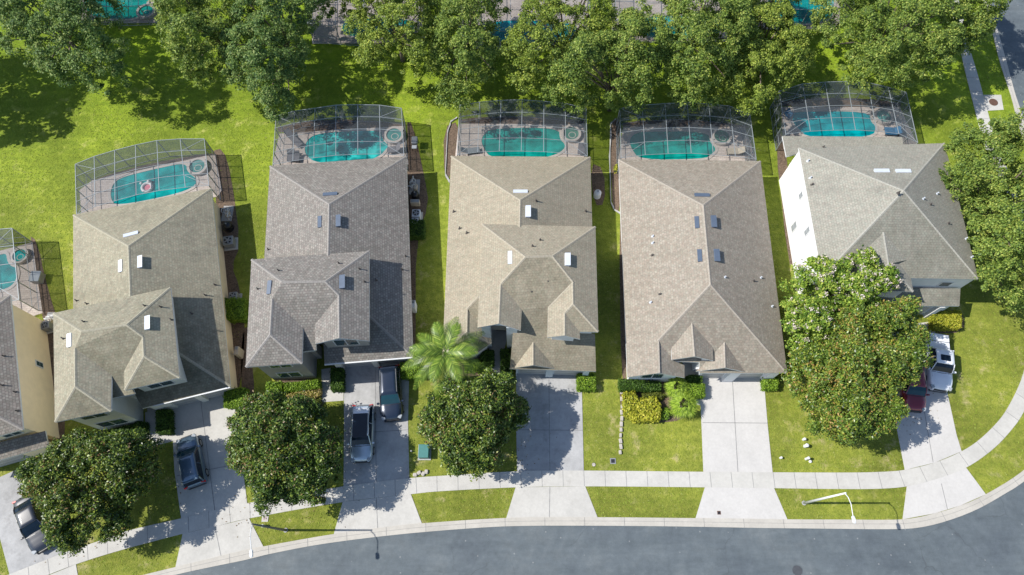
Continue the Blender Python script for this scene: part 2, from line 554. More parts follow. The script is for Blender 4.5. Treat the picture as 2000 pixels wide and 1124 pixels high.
class MB:
    """collects shapes that make ONE mesh"""
    def __init__(s):
        s.v = []; s.f = []

    def add(s, v, f):
        b = len(s.v)
        s.v += [Vector(x) for x in v]
        s.f += [tuple(b + i for i in q) for q in f]
        return s

    def box(s, c, size, rz=0.0):
        hx, hy, hz = size[0] / 2, size[1] / 2, size[2] / 2
        cs, sn = math.cos(rz), math.sin(rz)
        v = []
        for z in (-hz, hz):
            for x, y in ((-hx, -hy), (hx, -hy), (hx, hy), (-hx, hy)):
                v.append((c[0] + x * cs - y * sn, c[1] + x * sn + y * cs, c[2] + z))
        return s.add(v, [(3, 2, 1, 0), (4, 5, 6, 7), (0, 1, 5, 4), (1, 2, 6, 5), (2, 3, 7, 6), (3, 0, 4, 7)])

    def bevbox(s, c, size, r, rz=0.0, seg=3):
        hx, hy = size[0] / 2, size[1] / 2
        pts = rrect(hx, hy, r, seg)
        cs, sn = math.cos(rz), math.sin(rz)
        pts = [(c[0] + x * cs - y * sn, c[1] + x * sn + y * cs) for x, y in pts]
        n = len(pts)
        z0, z1 = c[2] - size[2] / 2, c[2] + size[2] / 2
        br = min(r * 0.5, size[2] * 0.4)
        ins = [(c[0] + (x - c[0]) * (1 - br / hx), c[1] + (y - c[1]) * (1 - br / hy)) for x, y in pts]
        v = [(x, y, z0) for x, y in pts] + [(x, y, z1 - br) for x, y in pts] + [(x, y, z1) for x, y in ins]
        f = [tuple(range(n - 1, -1, -1)), tuple(range(2 * n, 3 * n))]
        for k in (0, n):
            for i in range(n):
                j = (i + 1) % n
                f.append((k + i, k + j, k + n + j, k + n + i))
        return s.add(v, f)

    def prism(s, pts, z0, z1):
        pts = [(p[0], p[1]) for p in pts]
        if area(pts) < 0:
            pts = pts[::-1]
        n = len(pts)
        v = [(x, y, z0) for x, y in pts] + [(x, y, z1) for x, y in pts]
        f = [tuple(range(n - 1, -1, -1)), tuple(range(n, 2 * n))]
        for i in range(n):
            j = (i + 1) % n
            f.append((i, j, n + j, n + i))
        return s.add(v, f)

    def tube(s, pts, r, seg=6, r1=None, cap=True):
        pts = [Vector(p) for p in pts]
        r1 = r if r1 is None else r1
        n = len(pts)
        rings = []
        for i, p in enumerate(pts):
            d = (pts[min(i + 1, n - 1)] - pts[max(i - 1, 0)]).normalized()
            up = Vector((0, 0, 1)) if abs(d.z) < 0.95 else Vector((1, 0, 0))
            a = d.cross(up).normalized()
            b = a.cross(d)
            rr = r + (r1 - r) * i / max(1, n - 1)
            rings.append([p + (a * math.cos(t) + b * math.sin(t)) * rr for t in [2 * math.pi * k / seg + math.pi / seg for k in range(seg)]])
        v = [q for rg in rings for q in rg]
        f = []
        for i in range(n - 1):
            for k in range(seg):
                l = (k + 1) % seg
                f.append((i * seg + l, i * seg + k, (i + 1) * seg + k, (i + 1) * seg + l))
        if cap:
            f.append(tuple(range(seg)))
            f.append(tuple((n - 1) * seg + k for k in range(seg - 1, -1, -1)))
        return s.add(v, f)

    def cyl(s, c, r, h, seg=20, r1=None):
        r1 = r if r1 is None else r1
        v = [(c[0] + r * math.cos(2 * math.pi * k / seg), c[1] + r * math.sin(2 * math.pi * k / seg), c[2]) for k in range(seg)]
        v += [(c[0] + r1 * math.cos(2 * math.pi * k / seg), c[1] + r1 * math.sin(2 * math.pi * k / seg), c[2] + h) for k in range(seg)]
        f = [tuple(range(seg - 1, -1, -1)), tuple(range(seg, 2 * seg))]
        f += [(k, (k + 1) % seg, seg + (k + 1) % seg, seg + k) for k in range(seg)]
        return s.add(v, f)

    def dome(s, c, r, h, seg=16, rings=5):
        v = []; f = []
        for i in range(rings):
            a = i / rings * math.pi / 2
            for k in range(seg):
                t = 2 * math.pi * k / seg
                v.append((c[0] + r * math.cos(a) * math.cos(t), c[1] + r * math.cos(a) * math.sin(t), c[2] + h * math.sin(a)))
        v.append((c[0], c[1], c[2] + h))
        for i in range(rings - 1):
            for k in range(seg):
                l = (k + 1) % seg
                f.append((i * seg + k, i * seg + l, (i + 1) * seg + l, (i + 1) * seg + k))
        for k in range(seg):
            f.append(((rings - 1) * seg + k, (rings - 1) * seg + (k + 1) % seg, rings * seg))
        return s.add(v, f)

    def ring(s, c, r0, r1, z0, z1, seg=28):
        v = []
        for z in (z0, z1):
            for r in (r0, r1):
                for k in range(seg):
                    t = 2 * math.pi * k / seg
                    v.append((c[0] + r * math.cos(t), c[1] + r * math.sin(t), z))
        f = []
        for k in range(seg):
            l = (k + 1) % seg
            f += [(2 * seg + k, 3 * seg + k, 3 * seg + l, 2 * seg + l), (seg + k, seg + l, 3 * seg + l, 3 * seg + k), (l, k, 2 * seg + k, 2 * seg + l)]
        return s.add(v, f)

    def build(s, name, mat, parent=None, smooth=False, local=False):
        return mesh(name, s.v, s.f, mat, parent, smooth=smooth, local=local)


def area(p):
    return sum(p[i][0] * p[(i + 1) % len(p)][1] - p[(i + 1) % len(p)][0] * p[i][1] for i in range(len(p))) / 2


def rrect(hx, hy, r, seg=3):
    out = []
    for cx, cy, a0 in ((hx - r, hy - r, 0), (-hx + r, hy - r, 90), (-hx + r, -hy + r, 180), (hx - r, -hy + r, 270)):
        for k in range(seg + 1):
            a = math.radians(a0 + 90 * k / seg)
            out.append((cx + r * math.cos(a), cy + r * math.sin(a)))
    return out


def inset(pts, d):
    pts = [Vector((p[0], p[1])) for p in pts]
    if area(pts) < 0:
        pts = pts[::-1]
    n = len(pts)
    out = []
    for i in range(n):
        a, b, c = pts[i - 1], pts[i], pts[(i + 1) % n]
        e1, e2 = (b - a).normalized(), (c - b).normalized()
        n1, n2 = Vector((-e1.y, e1.x)), Vector((-e2.y, e2.x))
        den = 1 + n1.dot(n2)
        out.append(b + (n1 + n2) * (d / max(den, 0.3)))
    return out


def smooth_loop(pts, it=2):
    for _ in range(it):
        q = []
        for i in range(len(pts)):
            a, b = pts[i], pts[(i + 1) % len(pts)]
            q += [a * 0.75 + b * 0.25, a * 0.25 + b * 0.75]
        pts = q
    return pts


def struct(name, mb, mat):
    return tag(mb.build(name, mat), kind='structure')


# ------------------------------------------------------------------ ground, road, pavements
g = MB()
S = 400
nn = 16
for i in range(nn + 1):
    for j in range(nn + 1):
        g.v.append(Vector((-S + 2 * S * i / nn, -S + 2 * S * j / nn + 20, 0)))
for i in range(nn):
    for j in range(nn):
        g.f.append((i * (nn + 1) + j, (i + 1) * (nn + 1) + j, (i + 1) * (nn + 1) + j + 1, i * (nn + 1) + j + 1))
lawn = struct('lawn', g, GRASS)


def strip(mb, A, B, z):
    """ribbon between two polylines, as a slab"""
    A = [Vector((p.x, p.y, z)) for p in A]
    B = [Vector((p.x, p.y, z)) for p in B]
    n = len(A)
    v = A + B + [p - Vector((0, 0, z + 0.05)) for p in A] + [p - Vector((0, 0, z + 0.05)) for p in B]
    f = []
    for i in range(n - 1):
        q = (i, i + 1, n + i + 1, n + i)
        nz = (A[i + 1] - A[i]).cross(B[i] - A[i]).z
        f.append(q if nz > 0 else q[::-1])
        f.append((i, i + 1, 2 * n + i + 1, 2 * n + i))
        f.append((n + i, n + i + 1, 3 * n + i + 1, 3 * n + i))
    mb.add(v, f)


def resample(px, n):
    pts = [Vector(p) for p in px]
    L = [0]
    for i in range(1, len(pts)):
        L.append(L[-1] + (pts[i] - pts[i - 1]).length)
    out = []
    for k in range(n):
        s = L[-1] * k / (n - 1)
        i = max(1, next((j for j in range(1, len(L)) if L[j] >= s - 1e-9), len(L) - 1))
        t = (s - L[i - 1]) / max(1e-9, L[i] - L[i - 1])
        out.append(pts[i - 1].lerp(pts[i], t))
    return out


def catmull(px, per=6):
    pts = [Vector(p) for p in px]
    pts = [pts[0] * 2 - pts[1]] + pts + [pts[-1] * 2 - pts[-2]]
    out = []
    for i in range(1, len(pts) - 2):
        a, b, c, d = pts[i - 1:i + 3]
        for k in range(per):
            t = k / per
            out.append(0.5 * ((2 * b) + (c - a) * t + (2 * a - 5 * b + 4 * c - d) * t * t + (3 * b - a - 3 * c + d) * t ** 3))
    out.append(pts[-2])
    return out


curb_out = [(100, 1185), (240, 1150), (354, 1120.5), (480, 1094), (520, 1084), (630, 1063), (780, 1044.2), (931, 1031.6), (1031, 1027.5), (1200, 1027.5), (1340, 1029), (1480, 1031.5), (1610, 1033), (1739, 1034), (1797, 1030.6), (1855, 1016), (1912.5, 993), (1970, 960), (2000, 940), (2060, 880), (2110, 780), (2128, 650), (2110, 520), (2060, 400), (2000, 235), (1983, 187), (1967, 128), (1948.5, 61), (1932, 0), (1915, -60), (1890, -150)]
curb_in = [(90, 1165), (230, 1135), (343, 1108), (470, 1077), (514.5, 1067.7), (651, 1043.7), (780, 1027), (824, 1022.6), (988.8, 1012.2), (1167, 1010.8), (1358.5, 1012.5), (1450, 1013.6), (1537.7, 1014.8), (1650, 1015.2), (1762.5, 1014.8), (1826, 1003), (1875, 988), (1925, 965.8), (2000, 918), (2048, 862), (2092, 775), (2110, 650), (2090, 520), (2036, 400), (1988, 240), (1974, 187), (1954, 128), (1937, 61), (1920, 0), (1902, -60), (1876, -150)]
co_w = PS(resample(catmull(curb_out), 160))
ci_w = PS(resample(catmull(curb_in), 160))
# match the inner line to the nearest outer samples
m = MB()
strip(m, co_w, ci_w, 0.06)
curb = struct('kerb', m, CURB)
road = MB()
cx_, cy_ = P(1200, 1200), 0
ring_out = []
for p, q in zip(co_w, ci_w):
    d = (p - q).normalized()
    ring_out.append(p + d * 11.0)
inn = [p + (q - p) * 0.2 for p, q in zip(co_w, ci_w)]
strip(road, ring_out, inn, 0.012)
struct('road', road, ASPH)

sw_up = [(-60, 1150), (19, 1122), (127, 1079.6), (200, 1055), (254, 1036), (354, 1013), (483, 983.5), (671, 950.6), (799.5, 934.5), (860, 930), (1010, 921), (1140, 919.7), (1373.6, 922), (1508.8, 923), (1650, 923.5), (1710.6, 922.5), (1765.4, 918.5), (1826, 903.8), (1877.8, 882), (1915, 857), (1952.8, 819), (1975, 784), (1992, 748), (2000, 723), (2018, 650), (2015, 560), (1990, 440), (1943, 335), (1920.5, 277.6), (1887, 149.5), (1875, 96), (1858, 20), (1835, -60)]
sw_lo = [(-50, 1180), (60, 1137), (148.7, 1102.6), (240, 1074), (357, 1043), (420, 1029), (486.7, 1013), (669.5, 981), (802.5, 965.8), (860, 960), (1007, 952.4), (1143, 950.4), (1376.6, 952.3), (1511.7, 954), (1620, 955.5), (1710.6, 955.3), (1771, 950.5), (1826, 937), (1886.5, 914), (1941, 876), (1981.6, 832), (2000, 803), (2028, 748), (2048, 650), (2044, 560), (2018, 440), (1969, 335), (1943, 269.6), (1910, 149.5), (1894, 96), (1877, 20), (1855, -60)]
ul = catmull(sw_up, 8)
ll = catmull(sw_lo, 8)
up_w, lo_w = PS(ul), PS(ll)
m = MB()
N2 = 220
A_, B_ = PS(resample(ul, N2)), PS(resample(ll, N2))
strip(m, A_, B_, 0.045)
struct('pavement', m, CONC)


def seam(mb, a, b, z, wd=0.055):
    d = (b - a)
    d.z = 0
    n = Vector((-d.y, d.x, 0)).normalized() * wd / 2
    a = Vector((a.x, a.y, z)); b = Vector((b.x, b.y, z))
    mb.add([a - n, b - n, b + n, a + n], [(0, 1, 2, 3)])


def foot(p, line):
    best = None
    for a, b in zip(line, line[1:]):
        d = (b - a).xy
        t = max(0, min(1, (p - a).xy.dot(d) / max(1e-9, d.length_squared)))
        q = a.lerp(b, t)
        l = (q - p).xy.length
        if best is None or l < best[0]:
            best = (l, q)
    return best[1]


jm = MB()
acc = 0
for i in range(1, N2):
    acc += (A_[i] - A_[i - 1]).length
    if acc > 1.45:
        acc = 0
        seam(jm, A_[i], foot(A_[i], B_), 0.0492, 0.035)
acc = 0
for i in range(1, len(co_w)):
    acc += (co_w[i] - co_w[i - 1]).length
    if acc > 3.0:
        acc = 0
        seam(jm, foot(ci_w[i], co_w), ci_w[i], 0.0645, 0.03)
    seam(jm, co_w[i - 1].lerp(ci_w[i - 1], 0.55), co_w[i].lerp(ci_w[i], 0.55), 0.0645, 0.02)

# driveways: (upper outline down to the pavement, apron below it, material)
drv = [
    ('weathered', [(-60, 960), (60, 905), (100, 960), (127, 1079.6), (19, 1122), (-8, 1020)], [(81, 1130), (148.7, 1102.6), (152, 1122), (160, 1160), (60, 1175), (40, 1145)], CONC_G, []),
    ('pale', [(288, 790), (333, 765), (446, 740), (459.8, 797), (483, 983.5), (354, 1013), (341, 920), (338, 861), (290, 868)], [(357, 1043), (420, 1029), (486.7, 1013), (514.5, 1067.7), (430, 1087), (343, 1108)], CONC, [((392, 780), (420, 998)), ((345, 930), (474, 905)), ((420, 1029), (432, 1086))]),
    ('grey', [(671.7, 690), (800, 680), (797, 830), (799.5, 934.5), (671, 950.6), (672, 830)], [(669.5, 981), (735, 973), (802.5, 965.8), (824, 1022.6), (738, 1033), (652, 1043.7)], CONC_G, [((733, 716), (735, 942)), ((672, 848), (797, 840)), ((735, 973), (738, 1033))]),
    ('long grey', [(1008, 700), (1135, 700), (1138, 830), (1140, 919.7), (1010, 921), (1008, 830)], [(1007, 952.4), (1075, 951.2), (1143, 950.4), (1167, 1010.8), (1075, 1011.5), (988.8, 1012.2)], CONC_G, [((1072, 742), (1074, 920)), ((1008, 840), (1138, 841)), ((1074, 951), (1073, 1011))]),
    ('white', [(1364, 700), (1488, 700), (1499, 830), (1508.8, 923), (1373.6, 922), (1370, 830)], [(1376.6, 952.3), (1444, 953), (1511.7, 954), (1537.7, 1014.8), (1450, 1013.6), (1358.5, 1012.5)], CONC_B, [((1430, 740), (1441, 922)), ((1372, 826), (1499, 827))]),
    ('corner', [(1735, 640), (1822, 628), (1848.8, 762.5), (1868, 850), (1877.8, 882), (1826, 903.8), (1767, 918.5), (1745.5, 808), (1738, 740)], [(1771, 950.5), (1826, 937), (1886.5, 914), (1925, 965.8), (1875, 988), (1826, 1003), (1762.5, 1014.8)], CONC_B, [((1799, 770), (1822, 903)), ((1838, 945), (1850, 995))]),
]
dm = {}
for nm, up, ap, mt, js in drv:
    dm.setdefault(mt, MB())
    dm[mt].prism(PS(up), -0.04, 0.032)
    dm.setdefault(CONC, MB())
    (dm[CONC] if mt is not CONC_B else dm[CONC_B]).prism(PS(ap), -0.04, 0.036)
    for a, b in js:
        seam(jm, P(*a), P(*b), 0.0405, 0.045)
    a, b = up[-1], up[1]
for i, (mt, mb) in enumerate(dm.items()):
    struct('driveways', mb, mt)
for nm, up, ap, mt, js in drv[1:]:
    pass
struct('joints', jm, JOINT)
wk = MB()
WALKS = []
DECKS = []
for poly in ([(628, 722), (646, 719), (648, 764), (671, 764), (671, 783), (629, 786)], [(284, 806), (306, 800), (310, 852), (338, 847), (338, 862), (300, 872), (284, 868)], [(945, 600), (1004, 600), (984, 688), (980, 740), (984, 770), (1008, 780), (1008, 792), (968, 780)], [(1330, 680), (1366, 680), (1366, 736), (1371, 776), (1371, 792), (1345, 790), (1340, 776)], [(1955, 186), (1960, 215), (1928, 217), (1921, 186)]):
    wk.prism(PS(poly), -0.04, 0.028)
    WALKS.append(PS(poly))
struct('garden_path', wk, CONC)
mu = MB()
beds = [
    [(866, 250), (897, 236), (895, 306), (882, 306), (880, 345), (868, 352)], [(1192, 236), (1212, 230), (1209, 312), (1212, 415), (1197, 410), (1194, 340)],
    [(1209, 420), (1218, 420), (1226, 745), (1213, 745)], [(412, 296), (436, 290), (452, 345), (470, 480), (452, 520), (468, 560), (480, 640), (470, 760), (455, 760)],
    [(792, 240), (806, 240), (830, 350), (838, 400), (812, 470), (812, 690), (806, 690)], [(1152, 318), (1180, 330), (1182, 400), (1160, 402)],
    [(476, 640), (486, 640), (500, 790), (474, 800), (470, 700)], [(165, 850), (320, 822), (320, 866), (210, 880)],
    [(520, 742), (630, 738), (636, 800), (590, 808), (520, 790)], [(640, 718), (674, 716), (674, 764), (646, 766)], [(892, 690), (968, 690), (972, 770), (900, 770)],
    [(1208, 740), (1345, 735), (1345, 800), (1330, 822), (1290, 826), (1214, 822)], [(1512, 262), (1530, 262), (1545, 380), (1552, 520), (1540, 520)], [(1812, 606), (1880, 606), (1884, 650), (1818, 652)],
    [(56, 460), (72, 470), (92, 560), (120, 650), (130, 860), (112, 870), (88, 640)],
    [(541, 246), (640, 232), (790, 240), (792, 250), (640, 258), (545, 262)], [(896, 232), (1020, 226), (1142, 236), (1142, 244), (1020, 243), (897, 243)], [(1216, 238), (1340, 232), (1462, 246), (1462, 252), (1330, 250), (1218, 250)], [(1525, 196), (1640, 190), (1760, 200), (1758, 211), (1530, 211)],
    [(181, 350), (300, 318), (415, 298), (420, 305), (300, 330), (184, 360)],
]
for b in beds:
    lp = smooth_loop([Vector((x, y)) for x, y in b], 1)
    mu.prism(PS([(p.x, p.y) for p in lp]), -0.04, 0.02)
struct('mulch_bed', mu, MULCH)

# ------------------------------------------------------------------ houses
E1, E2 = 2.85, 5.3


def roof(parent, faces, mat, fmat, cap=True, thick=0.17, gutter=None):
    """faces: lists of world Vectors; shared corners are merged"""
    V = []; key = {}
    def vid(p):
        k = (round(p.x, 2), round(p.y, 2), round(p.z, 2))
        if k not in key:
            key[k] = len(V); V.append(p.copy())
        return key[k]
    FF = []
    for f in faces:
        ids = [vid(p) for p in f]
        nz = sum((V[ids[i]].x * V[ids[(i + 1) % len(ids)]].y - V[ids[(i + 1) % len(ids)]].x * V[ids[i]].y) for i in range(len(ids)))
        FF.append(ids if nz > 0 else ids[::-1])
    uvs = []
    norms = []
    for ids in FF:
        n = Vector((0, 0, 0))
        for i in range(len(ids)):
            a, b = V[ids[i]], V[ids[(i + 1) % len(ids)]]
            n += a.cross(b)
        n.normalize()
        norms.append(n)
        u = Vector((-n.y, n.x, 0))
        u = u.normalized() if u.length > 1e-4 else Vector((1, 0, 0))
        v = n.cross(u)
        for i in ids:
            uvs.append((V[i].dot(u), V[i].dot(v)))
    tris = []; tuv = []
    k0 = 0
    for ids in FF:
        tt = tessellate_polygon([[V[i] for i in ids]]) if len(ids) > 3 else [(0, 1, 2)]
        for a in tt:
            p = [V[ids[q]] for q in a]
            if (p[1] - p[0]).cross(p[2] - p[0]).z < 0:
                a = a[::-1]
            tris.append(tuple(ids[q] for q in a))
            tuv += [uvs[k0 + q] for q in a]
        k0 += len(ids)
    r = mesh('roof', V, tris, mat, parent, uvs=tuv)
    cent = [sum((V[i] for i in ids), Vector()) / len(ids) for ids in FF]
    edges = {}
    for fi, ids in enumerate(FF):
        for i in range(len(ids)):
            a, b = ids[i], ids[(i + 1) % len(ids)]
            edges.setdefault(frozenset((a, b)), []).append((fi, a, b))
    # fascia and soffit
    fm = MB()
    T = Vector((0, 0, thick))
    out = Vector((0, 0, 0.004))
    for e, l in edges.items():
        if len(l) == 1:
            fi, a, b = l[0]
            fm.add([V[a] - out, V[b] - out, V[b] - T, V[a] - T], [(3, 2, 1, 0)])
    for ids in tris:
        fm.add([V[i] - T for i in ids], [(2, 1, 0)])
    fm.build('fascia', fmat, r)
    if cap:
        for e, l in edges.items():
            if len(l) == 2:
                (f0, a, b), (f1, _, _) = l
                if (cent[f1] - cent[f0]).dot(norms[f0]) < -0.05:
                    A, B = V[a], V[b]
                    d = (B - A).normalized()
                    def side(fi):
                        s = d.cross(norms[fi])
                        if s.dot(cent[fi] - (A + B) / 2) < 0:
                            s = -s
                        return s.normalized() * 0.12
                    s0, s1 = side(f0), side(f1)
                    up = (norms[f0] + norms[f1]).normalized() * 0.03
                    cm = MB()
                    nseg = max(1, int((B - A).length / 0.3))
                    for k in range(nseg):
                        p, q = A.lerp(B, k / nseg), A.lerp(B, (k + 0.97) / nseg)
                        e2 = up * 0.35
                        cm.add([p + s0 + e2, q + s0 + e2, q + up, p + up, p + s1 + e2, q + s1 + e2], [(0, 1, 2, 3), (3, 2, 5, 4)])
                    cm.build('ridge_cap', MATS[mat.name + '_cap'], r)
    return r


def walls(parent, pts, z1, mat, d=0.42, z0=0.0):
    lp = inset(pts, d)
    m = MB()
    m.prism(lp, z0 - 0.02 if z0 == 0 else z0, z1 - 0.05)
    wl = m.build('wall', mat, parent)
    return wl, lp


def wallpanel(parent, a, b, name, mat, off, t0, t1, z0, z1, thick=0.03, outward=None):
    """a box on the wall line a-b between fractions t0..t1"""
    a = Vector((a[0], a[1], 0)); b = Vector((b[0], b[1], 0))
    d = b - a
    n = Vector((d.y, -d.x, 0)).normalized()
    p, q = a + d * t0, a + d * t1
    m = MB()
    v = []
    for z in (z0, z1):
        for x in (p + n * off, q + n * off, q + n * (off - thick), p + n * (off - thick)):
            v.append((x.x, x.y, z))
    m.add(v, [(3, 2, 1, 0), (4, 5, 6, 7), (0, 1, 5, 4), (1, 2, 6, 5), (2, 3, 7, 6), (3, 0, 4, 7)])
    return m.build(name, mat, parent)


def window(parent, a, b, t0, t1, z0, z1, n=2, pane=None):
    """framed window on the (ccw) wall edge a-b"""
    L = (Vector(a) - Vector(b)).length
    fr = wallpanel(parent, a, b, 'window', WHITE, 0.05, t0, t1, z0, z1, 0.06)
    g_ = 0.10 / L
    wd = (t1 - t0 - g_ * (n + 1)) / n
    for k in range(n):
        s = t0 + g_ + k * (wd + g_)
        zm = (z0 + z1) / 2
        wallpanel(fr, a, b, 'pane', pane or GLASS, 0.062, s, s + wd, z0 + 0.09, zm - 0.02, 0.04)
        wallpanel(fr, a, b, 'pane', pane or GLASS, 0.062, s, s + wd, zm + 0.02, z1 - 0.09, 0.04)
    return fr


def gdoor(parent, a, b, t0, t1, h=2.25, mat=None):
    d = wallpanel(parent, a, b, 'garage_door', mat or DOORM, 0.02, t0, t1, 0.03, h, 0.06)
    L = (Vector(a) - Vector(b)).length
    for k in range(1, 4):
        wallpanel(d, a, b, 'panel_joint', DARKM, 0.026, t0 + 0.02, t1 - 0.02, h * k / 4 - 0.012, h * k / 4 + 0.012, 0.02)
    return d


def pillar(parent, a, b, t0, t1, h, mat, off=0.3):
    return wallpanel(parent, a, b, 'pillar', mat, off, t0, t1, -0.02, h, off + 0.05)


def gable(parent, a, b, peak, mat, back=0.35):
    d = (b - a).xy.normalized()
    n = Vector((-d.y, d.x, 0))
    if n.y < 0:
        n = -n
    off = n * back
    pk = peak - Vector((0, 0, 0.16))
    A = a + off + Vector((0, 0, -0.16)); B = b + off + Vector((0, 0, -0.16)); Pk = pk + off
    A = A.lerp(B, 0.02); 
    v = [A, B, Pk, A + n * 0.12, B + n * 0.12, Pk + n * 0.12]
    return mesh('gable_wall', v, [(0, 1, 2), (5, 4, 3), (0, 3, 4, 1), (1, 4, 5, 2), (2, 5, 3, 0)], mat, parent)


def vent(parent, pl, px, py, L, Wd, ang_px, mat, h=0.16):
    """off-ridge vent: a hooded metal box lying on a roof plane"""
    p = hit(pl, px, py)
    a = hit(pl, px + ang_px[0], py + ang_px[1]) - p
    u = a.normalized()
    n = Vector((-pl[1], -pl[2], 1)).normalized()
    v = n.cross(u).normalized()
    # the hood opens downslope
    down = Vector((-pl[1], -pl[2], 0))
    if v.dot(down) < 0:
        v = -v
    c = [p - u * L / 2 - v * Wd / 2, p + u * L / 2 - v * Wd / 2, p + u * L / 2 + v * Wd / 2, p - u * L / 2 + v * Wd / 2]
    q = [c[0] + n * h * 0.35, c[1] + n * h * 0.35, c[2] + n * h, c[3] + n * h]
    e = [x - n * 0.05 for x in c]
    return mesh('roof_vent', e + q, [(4, 5, 6, 7), (0, 1, 5, 4), (1, 2, 6, 5), (2, 3, 7, 6), (3, 0, 4, 7)], mat, parent)


def fix_normals(o):
    pass


def pipe(parent, pl, px, py, r=0.05, h=0.35, mat=None):
    p = hit(pl, px, py)
    m = MB()
    m.cyl((p.x, p.y, p.z - 0.1), r, h + 0.1, 10)
    m.cyl((p.x, p.y, p.z - 0.08), r * 2.6, 0.13, 12, r * 1.4)
    return m.build('vent_pipe', mat or LEAD, parent)


def mk_house(label, corner, group=None):
    return thing('house', label, 'house', P(*corner), None)


def wallmat(name, col):
    return simple(name, col, 0.85, var=0.05, scale=1.5, bmp=0.05)


def rm(name, c1, c2, stain, amt=0.4, line=0.62, algae=0.3, front=0.0):
    m = roof_mat(name, c1, c2, stain, amt, line, algae, front)
    k = simple(name + '_cap', tuple((a + b) / 2 * 1.03 for a, b in zip(c1, c2)), 0.9, var=0.14, scale=6)
    MATS[name + '_cap'] = k
    return m


R0 = rm('roof_grey_brown', (0.205, 0.185, 0.165), (0.30, 0.275, 0.25), (0.12, 0.11, 0.10), 0.3, 0.5)
R1M = rm('roof_tan_green', (0.27, 0.25, 0.19), (0.335, 0.315, 0.245), (0.13, 0.125, 0.105), 0.55, 0.72, 0.75)
R2M = rm('roof_taupe', (0.195, 0.182, 0.170), (0.29, 0.273, 0.256), (0.17, 0.15, 0.15), 0.25, 0.5)
R3M = rm('roof_cream', (0.295, 0.265, 0.205), (0.345, 0.31, 0.245), (0.20, 0.18, 0.13), 0.3, 0.76, 0.62)
R1D = rm('roof_tan_stain_shade', (0.27, 0.25, 0.19), (0.335, 0.315, 0.245), (0.13, 0.125, 0.105), 0.55, 0.72, 0.5, 0.55)  # front part carries stain and the upper storey's shade as colour
R4M = rm('roof_rose_taupe', (0.262, 0.230, 0.192), (0.335, 0.305, 0.262), (0.24, 0.20, 0.17), 0.25, 0.72)
R5M = rm('roof_sage', (0.275, 0.268, 0.235), (0.315, 0.308, 0.272), (0.17, 0.165, 0.15), 0.5, 0.72, 0.62)
WCREAM = wallmat('cream_stucco', (0.86, 0.72, 0.49))
WPALE = wallmat('pale_stucco', (0.66, 0.66, 0.60))
WGREY = wallmat('grey_stucco', (0.36, 0.34, 0.32))
WWHITE = wallmat('white_stucco', (0.76, 0.76, 0.76))
WBLUE = wallmat('bluish_stucco', (0.58, 0.63, 0.66))


def cen(l):
    return sum(l, Vector()) / len(l)


# ---- cream two-storey house cut by the left edge
h0 = mk_house('cream two-storey house cut off by the left edge, grey-brown roof', (-30, 880))
rt, fr_ = P(20, 577, E2), P(45, 839, E2)
lb, lf = P(-225, 640, E2), P(-190, 905, E2)
loop = [lb, rt, fr_, lf]
c = cen(loop)
pb, pr, pf, pl_ = plane(lb, rt, c), plane(rt, fr_, c), plane(fr_, lf, c), plane(lf, lb, c)
A = tri(pb, pr, pl_); B = tri(pf, pr, pl_)
if (B - A).dot(fr_ - rt) < 0:
    A = B = (A + B) / 2
roof(h0, [[lb, rt, A], [rt, fr_, B, A], [fr_, lf, B], [lf, lb, A, B]] if A != B else [[lb, rt, A], [rt, fr_, A], [fr_, lf, A], [lf, lb, A]], R0, FASCIAW)
_, wl0 = walls(h0, loop, E2, WCREAM)
# lower garage roof in front
q1, q2 = P(94, 872, E1), P(-90, 924, E1)
lw = [P(91.6, 848, E1), q1, q2, P(-90, 892, E1)]
pg = plane(q1, q2, P(0, 800, E1))
g1, g2 = hit(pg, 88, 842), hit(pg, -95, 888)
roof(h0, [[q1, q2, g2, g1]], R0, FASCIAW, cap=False)
_, wl0b = walls(h0, [P(91, 855, E1), q1, q2, P(-90, 860, E1), P(40, 830, E1)], E1, WCREAM)
for k in range(len(wl0b)):
    pass


def edge_of(lp, pxa, pxb, z):
    """ccw wall edge whose midpoint is nearest to the midpoint of two surveyed points"""
    mid = (P(*pxa, z) + P(*pxb, z)) / 2
    best = None
    for i in range(len(lp)):
        a, b = lp[i], lp[(i + 1) % len(lp)]
        dd = ((a + b) / 2 - mid.xy).length
        if best is None or dd < best[0]:
            best = (dd, a, b)
    return best[1], best[2]


def frac(a, b, px, py, z):
    p = P(px, py, z).xy
    d = b - a
    return (p - a).dot(d) / d.length_squared


def win_px(parent, lp, ea, eb, ez, x0, y0, x1, y1, z0, z1, n=2, pane=None):
    a, b = edge_of(lp, ea, eb, ez)
    t = sorted((frac(a, b, x0, y0, (z0 + z1) / 2), frac(a, b, x1, y1, (z0 + z1) / 2)))
    return window(parent, a, b, t[0], t[1], z0, z1, n, pane)


win_px(h0, wl0, (45, 839), (-190, 905), E2, 2, 858, 38, 852, 3.6, 4.8, 2)
win_px(h0, wl0, (45, 839), (-190, 905), E2, -70, 876, -40, 868, 3.6, 4.8, 2)
win_px(h0, wl0, (20, 577), (45, 839), E2, 76, 706, 84, 716, 1.2, 2.2, 1)
a, b = edge_of(wl0b, (94, 872), (-90, 924), E1)
gdoor(h0, a, b, 0.12, 0.62)
for (x, y) in ((8, 696), (5, 753), (30, 766), (34, 803)):
    pipe(h0, pr, x, y)

E2 = 5.75
